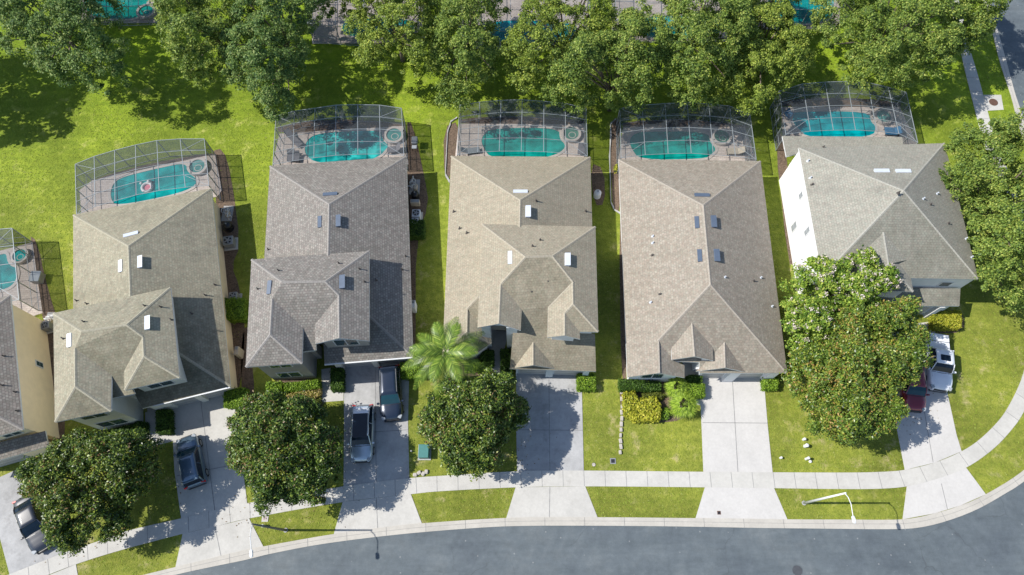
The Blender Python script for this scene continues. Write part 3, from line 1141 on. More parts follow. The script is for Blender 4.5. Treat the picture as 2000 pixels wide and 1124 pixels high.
# ---- tan house, second from the left
h1 = mk_house('tan-roofed house with garage roof darkened by stain and painted shade, second house from the left', (280, 640))
BL, BR, FR = P(143, 420, E1), P(413, 368, E1), P(450, 755, E1)
GL = P(278, 798, E1); L2 = P(143, 640, E1)
c = cen([BL, BR, FR, GL])
pb, pr, pf, pl_ = plane(BL, BR, c), plane(BR, FR, c), plane(FR, GL, c), plane(L2, BL, c)
A, B = tri(pb, pr, pl_), tri(pf, pr, pl_)
pr1, pl1, pb1 = pr, pl_, pb
S1 = hit(pf, 250, 745); L3 = P(143, 760, E1)
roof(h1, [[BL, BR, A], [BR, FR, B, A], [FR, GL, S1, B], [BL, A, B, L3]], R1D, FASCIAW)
_, wl = walls(h1, [BL, BR, FR, GL, P(268, 745, E1), P(180, 740, E1), P(150, 740, E1)], E1, WCREAM)
a, b = edge_of(wl, (450, 755), (278, 798), E1)
gdoor(h1, a, b, 0.02, 0.98) if False else None
t = sorted((frac(a, b, 336, 790, 1.2), frac(a, b, 385, 779, 1.2)))
gdoor(h1, a, b, t[0], t[1])
t2 = sorted((frac(a, b, 398, 776, 1.2), frac(a, b, 440, 766, 1.2)))
gdoor(h1, a, b, t2[0], t2[1])
tm = sorted((frac(a, b, 385, 779, 1.2), frac(a, b, 398, 776, 1.2)))
pillar(h1, a, b, tm[0], tm[1], 2.7, WPALE, 0.22)
tq = sorted((frac(a, b, 300, 798, 1.2), frac(a, b, 336, 790, 1.2)))
wallpanel(h1, a, b, 'trim_panel', WPALE, 0.12, tq[0], tq[1], 0, 2.7, 0.15)

U1, U2, U3 = P(104, 612, E2), P(333, 561.5, E2), P(351, 738, E2)
VB2, VF2 = P(242, 726, E2), P(243, 763, E2)
VB1, WFR, WFL = P(218, 733, E2), P(217, 803, E2), P(107, 825, E2)
c = cen([U1, U2, U3, WFL])
pb, pr, pl_ = plane(U1, U2, c), plane(U2, U3, c), plane(WFL, U1, c)
Ra, Rb = hit(pb, 160, 648), hit(pb, 247, 634.5)
Wa = hit(pl_, 146.5, 680); Wb = hit(pl_, 147, 755)
Va = hit(pr, 279, 658); Vb = hit(pr, 281, 696)
cp = plane3(Ra, Rb, (VB1 + VB2) / 2)
x1, x2 = hit(cp, 264, 769), hit(cp, 213, 779)
roof(h1, [[U1, U2, Rb, Ra], [U2, U3, Vb, Va, Rb], [Vb, U3, VF2], [Va, Vb, VF2, VB2], [Ra, Rb, Va, VB2, x1, x2, VB1, Wa], [U1, Ra, Wa, Wb, WFL], [Wb, WFR, WFL], [Wa, VB1, WFR, Wb]], R1M, FASCIAW)
_, wu1 = walls(h1, [U1, U2, U3, VF2, VB2, VB1, WFR, WFL], E2, WPALE)
walls(h1, [P(262, 740, E1), P(262, 772, E1), P(215, 782, E1), P(215, 745, E1)], 4.1, WPALE, 0.25)
win_px(h1, wu1, (217, 803), (107, 825), E2, 155, 819, 206, 807, 3.75, 5.1)
win_px(h1, wu1, (217, 803), (107, 825), E2, 192, 834, 246, 822, 0.95, 2.3)
win_px(h1, wu1, (351, 738), (243, 763), E2, 287, 757, 337, 745, 3.8, 5.1)
vent(h1, pb1, 256, 459, 1.25, 0.32, (10, -2.6), VENTW)
vent(h1, pl1, 236.5, 520, 1.15, 0.32, (0, 10), VENTW)
vent(h1, pr1, 273, 513, 1.15, 0.36, (0, 10), VENTW, 0.3)
vent(h1, pl_, 137, 665, 1.15, 0.34, (0, 10), VENTW)
vent(h1, pr, 287.5, 632, 1.2, 0.38, (0, 10), VENTW, 0.32)
for pl2, x, y in ((pr1, 420, 557), (pr1, 401, 577), (pr, 314, 600), (pr, 335, 625), (pb, 283, 598), (pb, 164, 629), (pl_, 124, 662), (pl1, 170, 594), (pl1, 150, 588), (pr1, 375, 613)):
    pipe(h1, pl2, x, y)
for nm in ():
    pass

# ---- taupe house, third from the left
h2 = mk_house('grey-taupe shingled house with a gabled upper window, third house from the left', (650, 560))
BL, BR, FR = P(527, 324.5, E1), P(794, 305.5, E1), P(807, 697, E1)
GL = P(634, 711, E1); L2 = P(516, 506.6, E1)
c = cen([BL, BR, FR, GL])
pb, pr, pf, pl_ = plane(BL, BR, c), plane(BR, FR, c), plane(FR, GL, c), plane(L2, BL, c)
A, B = tri(pb, pr, pl_), tri(pf, pr, pl_)
pr1, pl1, pb1, pf1 = pr, pl_, pb, pf
S1 = hit(pf, 630, 640)
L3 = L2.lerp(BL, -0.4)
roof(h2, [[BL, BR, A], [BR, FR, B, A], [FR, GL, S1, B], [BL, A, B, L3]], R2M, FASCIAW)
_, wl = walls(h2, [BL, BR, FR, GL, P(640, 650, E1), P(560, 640, E1), L3], E1, WGREY)
a, b = edge_of(wl, (807, 697), (634, 711), E1)
for x0, x1_ in ((672, 724), (740, 792)):
    t = sorted((frac(a, b, x0, 716, 1.2), frac(a, b, x1_, 712, 1.2)))
    gdoor(h2, a, b, t[0], t[1])
for x0, x1_ in ((655, 668), (727, 738)):
    t = sorted((frac(a, b, x0, 716, 1.2), frac(a, b, x1_, 714, 1.2)))
    pillar(h2, a, b, t[0], t[1], 2.7, WPALE, 0.2)
U1, U2, U3 = P(491, 507, E2), P(721, 490.5, E2), P(721.5, 666, E2)
VB2, VF2 = P(614.8, 634.4, E2), P(615.8, 672, E2)
VB1, WFR, WFL = P(592, 640, E2), P(590, 710, E2), P(479.7, 717.4, E2)
c = cen([U1, U2, U3, WFL])
pb, pr, pl_ = plane(U1, U2, c), plane(U2, U3, c), plane(WFL, U1, c)
Ra, Rb = hit(pb, 551, 551), hit(pb, 635.4, 550)
Wa = hit(pl_, 531.7, 583.5); Wb = hit(pl_, 527.4, 654)
Va = hit(pr, 661.8, 577); Vb = P(662.7, 660.8, Va.z)
cp = plane3(Ra, Rb, (VB1 + VB2) / 2)
x1, x2 = hit(cp, 618, 684), hit(cp, 586, 688)
roof(h2, [[U1, U2, Rb, Ra], [U2, U3, Vb, Va, Rb], [Va, Vb, VF2, VB2], [Ra, Rb, Va, VB2, x1, x2, VB1, Wa], [U1, Ra, Wa, Wb, WFL], [Wb, WFR, WFL], [Wa, VB1, WFR, Wb]], R2M, FASCIAW)
_, wu = walls(h2, [U1, U2, U3, VF2, VB2, VB1, WFR, WFL], E2, WGREY)
gw = gable(h2, VF2, U3, Vb, WPALE)
walls(h2, [P(618, 655, E1), P(618, 686, E1), P(586, 690, E1), P(586, 655, E1)], 4.1, WGREY, 0.25)
win_px(h2, wu, (590, 710), (480, 717), E2, 523, 720, 568, 716, 3.8, 5.1)
win_px(h2, wu, (590, 710), (480, 717), E2, 542, 737, 588, 732, 0.95, 2.3)
win_px(h2, wu, (721, 666), (616, 672), E2, 652, 675, 700, 672, 3.9, 5.3)
vent(h2, pb1, 645, 380.5, 1.3, 0.32, (10, -0.7), VENTD)
vent(h2, pl1, 625.5, 434, 1.15, 0.32, (0, 10), VENTD)
vent(h2, pr1, 659.5, 433, 1.15, 0.36, (0, 10), VENTD, 0.32)
vent(h2, pl_, 527, 562, 1.2, 0.32, (-1, 10), VENTD)
vent(h2, pr, 667, 552, 1.2, 0.40, (0, 10), VENTD, 0.34)
for pl2, x, y in ((pr1, 792, 501), (pr1, 785, 527), (pr, 702, 526), (pr, 712, 551), (pb, 662, 515), (pb, 544, 529), (pl_, 504, 565), (pl1, 524, 488), (pr1, 735, 548)):
    pipe(h2, pl2, x, y)

for hh, pa, pb_, zz in ((h1, (221, 777.5), (262, 769), 4.3), (h2, (634, 711.5), (806, 697.5), 2.80), (h2, (590, 686.5), (617, 683), 4.35), (h1, (300, 792), (450, 755.5), 2.80)):
    ga, gb = P(*pa, zz), P(*pb_, zz)
    d_ = gb - ga
    MB().box(((ga.x + gb.x) / 2, (ga.y + gb.y) / 2 - 0.06, zz - 0.02), (d_.length, 0.11, 0.10), math.atan2(d_.y, d_.x)).build('gutter', WHITE, hh)

# ---- cream house in the middle
h3 = mk_house('cream-roofed house in the middle with an open entry tower beside the palm', (1040, 560))
BL, BR, FR = P(881, 305, E1), P(1153, 307, E1), P(1160, 560, E1)
L2 = P(865, 640, E1)
c = cen([BL, BR, FR, L2])
pb, pr, pl_ = plane(BL, BR, c), plane(BR, FR, c), plane(L2, BL, c)
A = tri(pb, pr, pl_)
pr1, pl1, pb1 = pr, pl_, pb
ax = (FR - BR).normalized()
B = A + Vector((ax.x, ax.y, 0)) * 7.5
B.z = pl_[0] + pl_[1] * B.x + pl_[2] * B.y
LR0, LR1 = hit(pl_, 934, 580), hit(pl_, 911, 605)
LR2 = P(910, 650, LR1.z)
e1, e2, e3, e4 = P(958, 648, E1), P(960, 670, E1), P(932, 690, E1), P(864, 697, E1)
roof(h3, [[BL, BR, A], [BR, FR, B, A], [BL, A, B, LR0, LR1, LR2, e4], [LR0, e1, LR1], [LR1, e1, e2, LR2], [LR2, e2, e3], [LR2, e3, e4]], R3M, FASCIAW)
_, wl = walls(h3, [BL, BR, FR, P(1000, 560, E1), e1, e2, e3, e4], E1, WWHITE)
a, b = edge_of(wl, (932, 690), (864, 697), E1)
window(h3, a, b, 0.3, 0.85, 0.9, 2.2, 2)
U1, U2, U3 = P(942, 438, E2), P(1163, 443, E2), P(1168.6, 648.5, E2)
c = cen([U1, U2, U3, P(932, 640, E2)])
WFL, WFR, VB1 = P(932.5, 640.5, E2), P(1017, 645.5, E2), P(1019, 605, E2)
pb, pr, pl_ = plane(U1, U2, c), plane(U2, U3, c), plane(WFL, U1, c)
Ra, Rb = hit(pb, 1026.4, 502), hit(pb, 1079, 500.5)
Wa = hit(pl_, 978, 555)
Wb = P(974.2, 632.5, Wa.z)
Va, Vb = hit(pr, 1118.7, 550.4), hit(pr, 1119.5, 594)
VB2, VF2 = P(1070.3, 600, E2), P(1069.4, 659.5, E2)
k1, k2 = P(1132, 648.5, E2), P(1133, 662.8, E2)
ls = plane(VB2, VF2, P(1110, 630, E2))
D1 = hit(ls, 1103, 611.5)
D2 = P(1103, 655.7, D1.z)
F1, F2 = P(996, 720.5, E1), P(1164, 725.8, E1)
cp = plane3(Ra, Rb, (F1 + F2) / 2)
f3, f4, f5, f6 = hit(cp, 1072, 645), hit(cp, 1162, 652), hit(cp, 1002, 645), hit(cp, 1012, 640)
f1, f2 = hit(cp, 996, 720.5), hit(cp, 1164, 725.8)
roof(h3, [[U1, U2, Rb, Ra], [U2, U3, Vb, Va, Rb], [Vb, U3, k1, D1], [D1, k1, k2, D2], [Va, Vb, D1, D2, VF2, VB2], [Ra, Rb, Va, VB2, f3, f4, f2, f1, f5, f6, VB1, Wa], [U1, Ra, Wa, Wb, WFL], [Wa, VB1, WFR, Wb]], R3M, FASCIAW)
_, wu = walls(h3, [U1, U2, U3, k1, k2, VF2, VB2, VB1, P(1017, 612, E2), P(932.5, 607, E2)], E2 , WWHITE, 0.4)
# entry tower: an arch of bluish stucco round a dark opening
gable(h3, WFL, WFR, Wb, WBLUE)
gable(h3, VF2, k2, D2, WBLUE)
et = inset([P(934, 600, E2), P(1017, 605, E2), WFR, WFL], 0.4)
walls(h3, [P(937, 606, E2), P(960, 606, E2), P(960, 641.5, E2), P(937, 640.5, E2)], E2, WBLUE, 0.12)
walls(h3, [P(986, 608, E2), P(1014, 609, E2), P(1013, 644, E2), P(986, 643, E2)], E2, WBLUE, 0.12)
a, b = edge_of(wu, (1017, 612), (932, 607), E2)
wallpanel(h3, a, b, 'door', BLACK, 0.05, 0.35, 0.65, 0.05, 2.3)
ta, tb = P(959, 637, 3.4).xy, P(988, 639, 3.4).xy
tw_ = wallpanel(h3, ta, tb, 'tower_wall', WGREY, 0.0, 0.0, 1.0, 2.5, 5.0, 0.15)
wallpanel(tw_, ta, tb, 'opening', BLACK, 0.02, 0.22, 0.85, 4.05, 4.75, 0.05)
F1b, F2b = P(996, 720.5, E1), P(1164, 725.8, E1)
_, wl = walls(h3, [F1b, F2b, P(1160, 690, E1), P(1003, 690, E1)], E1 - 0.2, WBLUE)
a, b = edge_of(wl, (996, 720), (1164, 726), E1)
for x0, x1_ in ((1012, 1064), (1083, 1137)):
    t = sorted((frac(a, b, x0, 735, 1.2), frac(a, b, x1_, 736, 1.2)))
    gdoor(h3, a, b, t[0], t[1])
for x0, x1_ in ((996, 1009), (1066, 1080), (1138, 1152)):
    t = sorted((frac(a, b, x0, 735, 1.2), frac(a, b, x1_, 736, 1.2)))
    pillar(h3, a, b, max(0.0, t[0]), min(1, t[1]), 2.5, WBLUE, 0.25)
T = hit(cp, 1041.6, 668.3)
Te = P(1041.6, 713.7, T.z)
gL, gR = P(994.7, 720.5, E1 + 0.02), P(1086, 720.5, E1 + 0.02)
roof(h3, [[T, Te, gL], [T, gR, Te]], R3M, FASCIAW)
gable(h3, gL, gR, Te, WBLUE, 0.25)
vent(h3, pb1, 1016.5, 375.5, 1.3, 0.32, (10, 0), VENTW)
vent(h3, pr1, 1030, 414.5, 1.15, 0.38, (0, 10), VENTW, 0.32)
vent(h3, pl_, 997, 504, 1.2, 0.34, (0, 10), VENTW)
vent(h3, pr, 1107, 508, 1.15, 0.38, (0, 10), VENTW, 0.32)
for pl2, x, y in ((cp, 1070, 552), (cp, 1037.5, 572), (pb, 1055, 469.5), (pb, 1040, 481.5), (pl1, 898, 446.5), (pl1, 912, 455.5), (pl1, 886.5, 414), (pr1, 1144, 413), (pr1, 1047, 393)):
    pipe(h3, pl2, x, y, 0.06, 0.3)

E2 = 5.4
# ---- rose-taupe single-storey house
h4 = mk_house('single-storey house with one long pinkish-taupe roof and dark roof vents', (1380, 560))
BL, BR, FR, FL = P(1208, 311.6, E1), P(1485.5, 315, E1), P(1537.6, 729, E1), P(1225.4, 737, E1)
c = cen([BL, BR, FR, FL])
pb, pr, pf, pl_ = plane(BL, BR, c), plane(BR, FR, c), plane(P(1359, 729, E1), FR, c), plane(FL, BL, c)
A, B = tri(pb, pr, pl_), tri(pf, pr, pl_)
La = hit(pl_, 1284.5, 666.8)
Lb = P(1286.3, 729, La.z)
w1 = P(1337, 738, E1); w2 = hit(pf, 1331, 716)
fe = P(1345, 733, E1)
vb = hit(pf, 1330, 718)
roof(h4, [[BL, BR, A], [BR, FR, B, A], [B, FR, P(1366, 729.3, E1), hit(pf, 1366, 708), hit(pf, 1318, 706), La], [BL, A, B, La, Lb, FL], [La, hit(pf, 1318, 706), P(1337, 714, E1), w1, Lb]], R4M, FASCIAW)
_, wl4 = walls(h4, [BL, BR, FR, P(1366, 731, E1), P(1366, 690, E1), P(1336, 690, E1), w1, FL], E1, WWHITE)
gable(h4, FL, w1, Lb, WWHITE)
win_px(h4, wl4, (1337, 738), (1225, 737), E1, 1253, 744, 1297, 744, 1.3, 2.6)
# entry tower gable
TZ = 3.75
tl0, tl1, tr0, tr1 = P(1311.6, 664, TZ), P(1311.6, 703, TZ), P(1392, 664, TZ), P(1393.5, 704.7, TZ)
tlp = plane(tl0, tl1, P(1350, 680, TZ), 0.5)
Tt0, Tt1 = hit(tlp, 1350, 617), hit(tlp, 1357, 696.5)
Tt0.z = Tt1.z
roof(h4, [[Tt0, tl0, tl1, Tt1], [Tt0, Tt1, tr1, tr0]], R4M, FASCIAW)
gable(h4, tl1, tr1, Tt1, WWHITE, 0.3)
walls(h4, [P(1369, 668, TZ), P(1388, 668, TZ), P(1389, 703, TZ), P(1371, 703, TZ)], TZ - 0.1, WWHITE, 0.08)
walls(h4, [P(1316, 668, TZ), P(1336, 668, TZ), P(1336, 680, TZ), P(1316, 680, TZ)], TZ - 0.1, WWHITE, 0.08)
a, b = edge_of(wl4, (1366, 690), (1336, 690), E1)
wallpanel(h4, a, b, 'door', BLACK, 0.05, 0.1, 0.9, 0.05, 2.2)
# garage gable
gl, gr = P(1359, 726, E1 + 0.02), P(1456, 727, E1 + 0.02)
G0 = hit(pf, 1415.3, 668.3)
G1 = P(1416.8, 718.5, G0.z)
roof(h4, [[G0, gl, G1], [G0, G1, gr]], R4M, FASCIAW)
gable(h4, gl, gr, G1, WWHITE, 0.25)
a, b = edge_of(wl4, (1537, 729), (1366, 731), E1)
for x0, x1_ in ((1371, 1415), (1441, 1493)):
    t = sorted((frac(a, b, x0, 738, 1.2), frac(a, b, x1_, 738, 1.2)))
    gdoor(h4, a, b, t[0], t[1])
for x0, x1_ in ((1417, 1438), (1495, 1512)):
    t = sorted((frac(a, b, x0, 738, 1.2), frac(a, b, x1_, 738, 1.2)))
    pillar(h4, a, b, t[0], t[1], 2.75, WWHITE, 0.35)
vent(h4, pb, 1371, 382.5, 1.35, 0.34, (10, 0.2), VENTD)
vent(h4, pl_, 1361.5, 435, 1.15, 0.36, (0.7, 10), VENTD)
vent(h4, pr, 1392, 434, 1.15, 0.40, (0.9, 10), VENTD, 0.3)
vent(h4, pl_, 1367, 500, 1.15, 0.36, (0.7, 10), VENTD)
vent(h4, pr, 1398, 500, 1.15, 0.40, (0.9, 10), VENTD, 0.3)
for pl2, x, y, mt in ((pr, 1416, 542, VENTW), (pr, 1486, 543, VENTW), (pl_, 1274, 499, LEAD), (pl_, 1271, 591, VENTW), (pl_, 1289, 575, LEAD), (pl_, 1275, 462, VENTW), (pl_, 1275, 475, VENTW), (pr, 1472, 549, LEAD), (pr, 1508, 599, VENTW)):
    pipe(h4, pl2, x, y, 0.06, 0.22, mt)

# ---- corner house
h5 = mk_house('tall corner house with a bare white side wall and sage-grey roof', (1740, 420))
BL, BR, FR, FL = P(1560, 289, E2), P(1845, 280, E2), P(1911, 545.7, E2), P(1606, 541, E2)
c = cen([BL, BR, FR, FL])
pb, pr, pf, pl_ = [plane(BL, BR, c), plane(BR, FR, c), plane(FR, FL, c), plane(FL, BL, c)]
A, B = tri(pb, pr, pl_), tri(pf, pr, pl_)
if (A - B).length < 1.6 or (B - A).dot(FR - BR) < 0:
    A = B = (A + B) / 2
    roof(h5, [[BL, BR, A], [BR, FR, A], [FR, FL, A], [FL, BL, A]], R5M, FASCIAW)
else:
    roof(h5, [[BL, BR, A], [BR, FR, B, A], [FR, FL, B], [FL, BL, A, B]], R5M, FASCIAW)
_, wl5 = walls(h5, [BL, BR, FR, FL], E2, WWHITE, 0.12)
# front hip wing
wr = P(1784, 570, E2); wlx = P(1686, 566, E2)
wpr = plane(P(1772, 508, E2), wr, P(1720, 540, E2))
Wt, Wm = hit(pf, 1726, 453.7), hit(wpr, 1736, 516)
vr = P(1771, 542, E2)
roof(h5, [[Wt, hit(pf, 1772, 508), P(1773, 512, E2), wr, Wm], [Wm, wr, wlx], [Wt, Wm, wlx, hit(pf, 1683, 496)]], R5M, FASCIAW)
_, ww5 = walls(h5, [P(1770, 500, E2), wr, wlx, P(1686, 500, E2)], E2, WWHITE, 0.35)
win_px(h5, wl5, (1911, 545), (1606, 541), E2, 1834, 553, 1857, 553, 3.6, 4.5, 1)
# lower front roof
o1, o2 = P(1874, 598, E1), P(1700, 598, E1)
pg = plane(o1, o2, P(1800, 540, E1))
g1, g2 = hit(pg, 1876, 564), hit(pg, 1700, 564)
roof(h5, [[o1, g1, g2, o2]], R5M, FASCIAW, cap=False)
_, wf5 = walls(h5, [P(1874, 560, E1), o1, o2, P(1700, 560, E1)], E1, WBLUE, 0.3)
a, b = edge_of(wf5, (1874, 598), (1700, 598), E1)
gdoor(h5, a, b, 0.2, 0.78)
pillar(h5, a, b, 0.82, 0.88, 2.6, WWHITE, 0.35)
# lanai roof at the back
l0, l1, l2, l3 = P(1528, 266, E1), P(1762, 268, E1), P(1764, 300, E1), P(1537, 323, E1)
pk = plane(l0, l1, P(1650, 300, E1), 0.3)
roof(h5, [[l0, l1, hit(pk, 1765, 292), hit(pk, 1560, 300), hit(pk, 1536, 306)]], R5M, FASCIAW, cap=False)
walls(h5, [P(1560, 290, E1), P(1740, 290, E1), P(1740, 330, E1), P(1560, 330, E1)], 2.7, WWHITE, 0.1)
for x0, y0, x1_, y1, z0, z1 in ((1564, 388, 1568, 376, 3.6, 4.5), (1553, 450, 1560, 436, 1.0, 2.3), (1575, 458, 1580, 446, 3.4, 4.6)):
    win_px(h5, wl5, (1606, 541), (1560, 289), E2, x0, y0, x1_, y1, z0, z1, 1, BLINDS)
vent(h5, pb, 1722, 335, 1.3, 0.36, (10, 0), VENTW)
vent(h5, pb, 1764, 335.5, 1.3, 0.36, (10, 0), VENTW)
for pl2, x, y, mt in ((pb, 1608, 288, LEAD), (pl_, 1583, 348, VENTW), (pl_, 1586, 361, LEAD), (pr, 1803, 389, VENTW), (pr, 1830, 379, VENTW), (pr, 1817, 400, LEAD), (pr, 1852, 437, LEAD), (pb, 1755, 377, LEAD), (pl_, 1578, 315, VENTW), (pr, 1886, 467, VENTW), (pr, 1897, 503, VENTW)):
    pipe(h5, pl2, x, y, 0.06, 0.25, mt)

# ------------------------------------------------------------------ pools and screen cages
def pool(label, wlabel, deck, pts, spa, mats, r_px=16, rot=0):
    dk = MB().prism(PS(deck), -0.04, 0.06)
    o = struct('pool_deck', dk, PAVER)
    DECKS.append(PS(deck))
    lp = smooth_loop([Vector((x, y)) for x, y in pts], 2)
    wp = PS([(p.x, p.y) for p in lp])
    t = thing('swimming_pool', label, 'pool', cen(wp), 'backyard swimming pools')
    # coping ring
    inn_ = [Vector((p.x, p.y)) for p in wp]
    outr = inset(inn_, -0.28)
    if area(inn_) < 0:
        inn_ = inn_[::-1]
    n = len(inn_)
    m = MB()
    v = [(p.x, p.y, 0.11) for p in inn_] + [(p.x, p.y, 0.11) for p in outr] + [(p.x, p.y, 0.02) for p in inn_] + [(p.x, p.y, 0.02) for p in outr]
    f = []
    for i in range(n):
        j = (i + 1) % n
        f += [(i, j, n + j, n + i)[::-1], (n + i, n + j, 3 * n + j, 3 * n + i)[::-1], (i, j, 2 * n + j, 2 * n + i)]
    m.add(v, f)
    m.build('coping', COPING, t)
    wm = MB().add([(p.x, p.y, 0.068) for p in inn_], [tuple(range(n))])
    wm.build('water', mats[0], t)
    if spa:
        c_ = P(*spa)
        sc = (P(spa[0] + r_px, spa[1]) - c_).length
        MB().ring((c_.x, c_.y), sc * 0.92, sc * 1.22, 0.0, 0.42).build('spa_rim', COPING, t)
        MB().cyl((c_.x, c_.y, 0.02), sc * 0.95, 0.30, 28).build('spa_water', mats[1], t)
        m = MB()
        m.ring((c_.x + sc * 0.12, c_.y - sc * 0.2), sc * 0.38, sc * 0.46, 0.30, 0.325)
        m.build('spa_step', COPING, t)
    return t


WT1 = water_mat('pool_water_teal', (0.0, 0.19, 0.20), (0.004, 0.38, 0.37))
WT2 = water_mat('pool_water_green', (0.0, 0.19, 0.165), (0.004, 0.34, 0.29))
WT3 = water_mat('pool_water_blue', (0.0, 0.20, 0.25), (0.0, 0.37, 0.41))
WTR = water_mat('pool_water_caustics', (0.0, 0.20, 0.205), (0.02, 0.37, 0.36), 1.0, (2.2, 1.6, 1.55))  # stronger painted caustic light for one pool
SP1 = water_mat('spa_water_pale', (0.05, 0.21, 0.20), (0.14, 0.36, 0.33))
SP2 = water_mat('spa_water_green', (0.05, 0.17, 0.13), (0.13, 0.28, 0.22))

pool('teal pool of the cut-off left house, at the left edge', '', [(-80, 508), (0, 491), (64, 474), (76, 560), (84, 612), (-60, 660)], [(-70, 510), (0, 499), (14, 496), (15, 510), (22, 521), (34, 524), (34, 547), (21, 563), (-10, 571), (-70, 585)], (43, 502.5), (WT1, WT1), 14)
pool('teal pool with a pink and white ring floating on it', '', [(181, 353), (300, 328), (400, 306), (420, 302), (434, 372), (425, 385), (160, 430), (156, 372)], [(236, 349), (268, 340), (320, 328), (364, 319), (369, 340), (385, 350), (382, 366), (340, 382), (228, 404), (218, 391), (216.8, 375), (223, 359)], (388, 329), (WT1, SP1))
pool('rippled teal pool with painted caustics and two sun loungers at its left end', '', [(546, 262), (640, 256), (790, 247), (798, 322), (530, 335)], [(616, 264), (657, 259), (745.6, 255.8), (745.6, 267), (750, 278), (760, 286), (754, 293), (742, 307), (700, 322), (619, 320), (600, 307), (594.4, 294), (600, 275)], (770.4, 267.8), (WTR, SP1))
pool('sea-green pool behind the cream-roofed middle house', '', [(896, 242.6), (1141, 244), (1147, 318), (888, 318)], [(962, 252), (1092, 250.6), (1092.8, 273), (1104.8, 284), (1100, 295.4), (1079, 306), (1040, 314), (959, 310), (946, 294), (939, 276), (946, 262)], (1115, 265), (WT2, SP2))
pool('teal pool with a stone-faced spa behind the single-storey house', '', [(1217, 249), (1455, 249), (1480, 322), (1206, 320)], [(1254, 258), (1383.6, 258), (1386, 279.6), (1399.6, 292.4), (1388, 304), (1375, 312), (1249, 314), (1233, 292), (1228.4, 276.4), (1236.4, 263.6)], (1407.6, 270.8), (WT2, SP2))
pool('blue-green pool under the white cage of the corner house', '', [(1525, 210), (1757, 210), (1792, 285), (1530, 292)], [(1552, 219), (1698, 219), (1699.6, 239.6), (1711, 247.6), (1704, 270), (1579, 272), (1557, 252), (1546, 236.4), (1549, 225)], (1722.8, 231.6), (WT3, SP1), 15)

ZC = 2.75


def cage(label, back, front, rows=4, z=ZC, wallf=False):
    bw, fw = PS(back, z), PS(front, z)
    t = thing('pool_cage', label, 'pool cage', cen([Vector((p.x, p.y, 0)) for p in bw + fw]), 'screened pool cages')
    n = len(bw)
    grid = [[bw[i].lerp(fw[i], k / rows) for i in range(n)] for k in range(rows + 1)]
    for i in range(n):
        MB().tube([bw[i], fw[i]], 0.036, 4).build('roof_beam', ALU, t)
    for k in range(rows + 1):
        MB().tube([p + Vector((0, 0, 0.02)) for p in grid[k]], 0.026 if k else 0.034, 4).build('purlin', ALU, t)
    # corner braces in the first and last bay
    for (a, b) in ((grid[0][0], grid[1][1]), (grid[0][-1], grid[1][-2]), (grid[rows][0], grid[rows - 1][1]), (grid[rows][-1], grid[rows - 1][-2])):
        MB().tube([a, b], 0.022, 4).build('brace', ALU, t)
    for i in range(n):
        p = bw[i]
        MB().box((p.x, p.y, z / 2), (0.07, 0.07, z)).build('post', ALU, t)
    for side in (0, -1):
        for k in range(1, rows + 1):
            p = grid[k][side]
            MB().box((p.x, p.y, z / 2), (0.07, 0.07, z)).build('post', ALU, t)
    rail = MB()
    path = [grid[k][0] for k in range(rows, -1, -1)] + bw[1:-1] + [grid[k][-1] for k in range(rows + 1)]
    for zz in (0.06, 1.0):
        rail.tube([Vector((p.x, p.y, zz)) for p in path], 0.025, 4)
    rail.build('rail', ALU, t)
    # screens
    rf = MB()
    vs = [p for r in grid for p in r]
    fs = []
    for k in range(rows):
        for i in range(n - 1):
            fs.append((k * n + i, (k + 1) * n + i, (k + 1) * n + i + 1, k * n + i + 1))
    rf.add(vs, fs)
    rf.build('roof_screen', SCREEN, t)
    ws = MB()
    for i in range(len(path) - 1):
        a, b = path[i], path[i + 1]
        ws.add([(a.x, a.y, 0.05), (b.x, b.y, 0.05), (b.x, b.y, z), (a.x, a.y, z)], [(0, 1, 2, 3)])
    ws.build('wall_screen', SCREENW, t)
    return t


cage('screen cage at the left edge, over the cut-off pool', [(-64, 457), (-20, 450), (23.5, 446.4)], [(-52, 602), (-8, 594), (37, 586)])
cage('screen cage over the pool with the floating ring', [(147, 321.6), (184, 306.4), (224, 294.4), (264.8, 284), (306.4, 275.2), (352, 272), (399, 272)], [(149.6, 420), (186, 404), (224.8, 393), (266, 381.5), (311, 373), (362, 366.5), (408, 363)])
cage('screen cage behind the grey-taupe house, two dark loungers inside', [(539, 228), (575, 217.5), (615, 212), (656, 206), (698.5, 205), (741, 206), (784, 212)], [(533, 322), (572, 315), (613, 309), (656, 304), (699, 302), (743, 301.5), (789, 304.5)])
cage('screen cage behind the cream-roofed middle house', [(897.6, 206), (936.8, 200), (978.4, 196.5), (1020, 195.4), (1062.4, 198.6), (1104, 202.6), (1144.8, 212)], [(893, 303), (932.8, 298), (975, 296), (1018, 296), (1061.6, 297), (1104.8, 300), (1147, 305)])
cage('screen cage behind the single-storey house, tree twigs over its back edge', [(1210.8, 212.4), (1254, 206), (1299, 202.8), (1342, 201), (1384.4, 203.6), (1425, 207.6), (1465, 225)], [(1213, 309), (1260.4, 303), (1305, 301), (1350, 300), (1393, 303), (1436.4, 306), (1477, 312)])
cage('wide white-framed screen cage of the corner house', [(1522, 178.8), (1567.6, 164.4), (1611.6, 161), (1654.8, 159.6), (1694.8, 162), (1734.8, 170.8), (1770, 181)], [(1534.8, 263), (1582.8, 257), (1627.6, 255), (1670.8, 254.6), (1712.4, 257), (1755.6, 262), (1792.4, 279)])

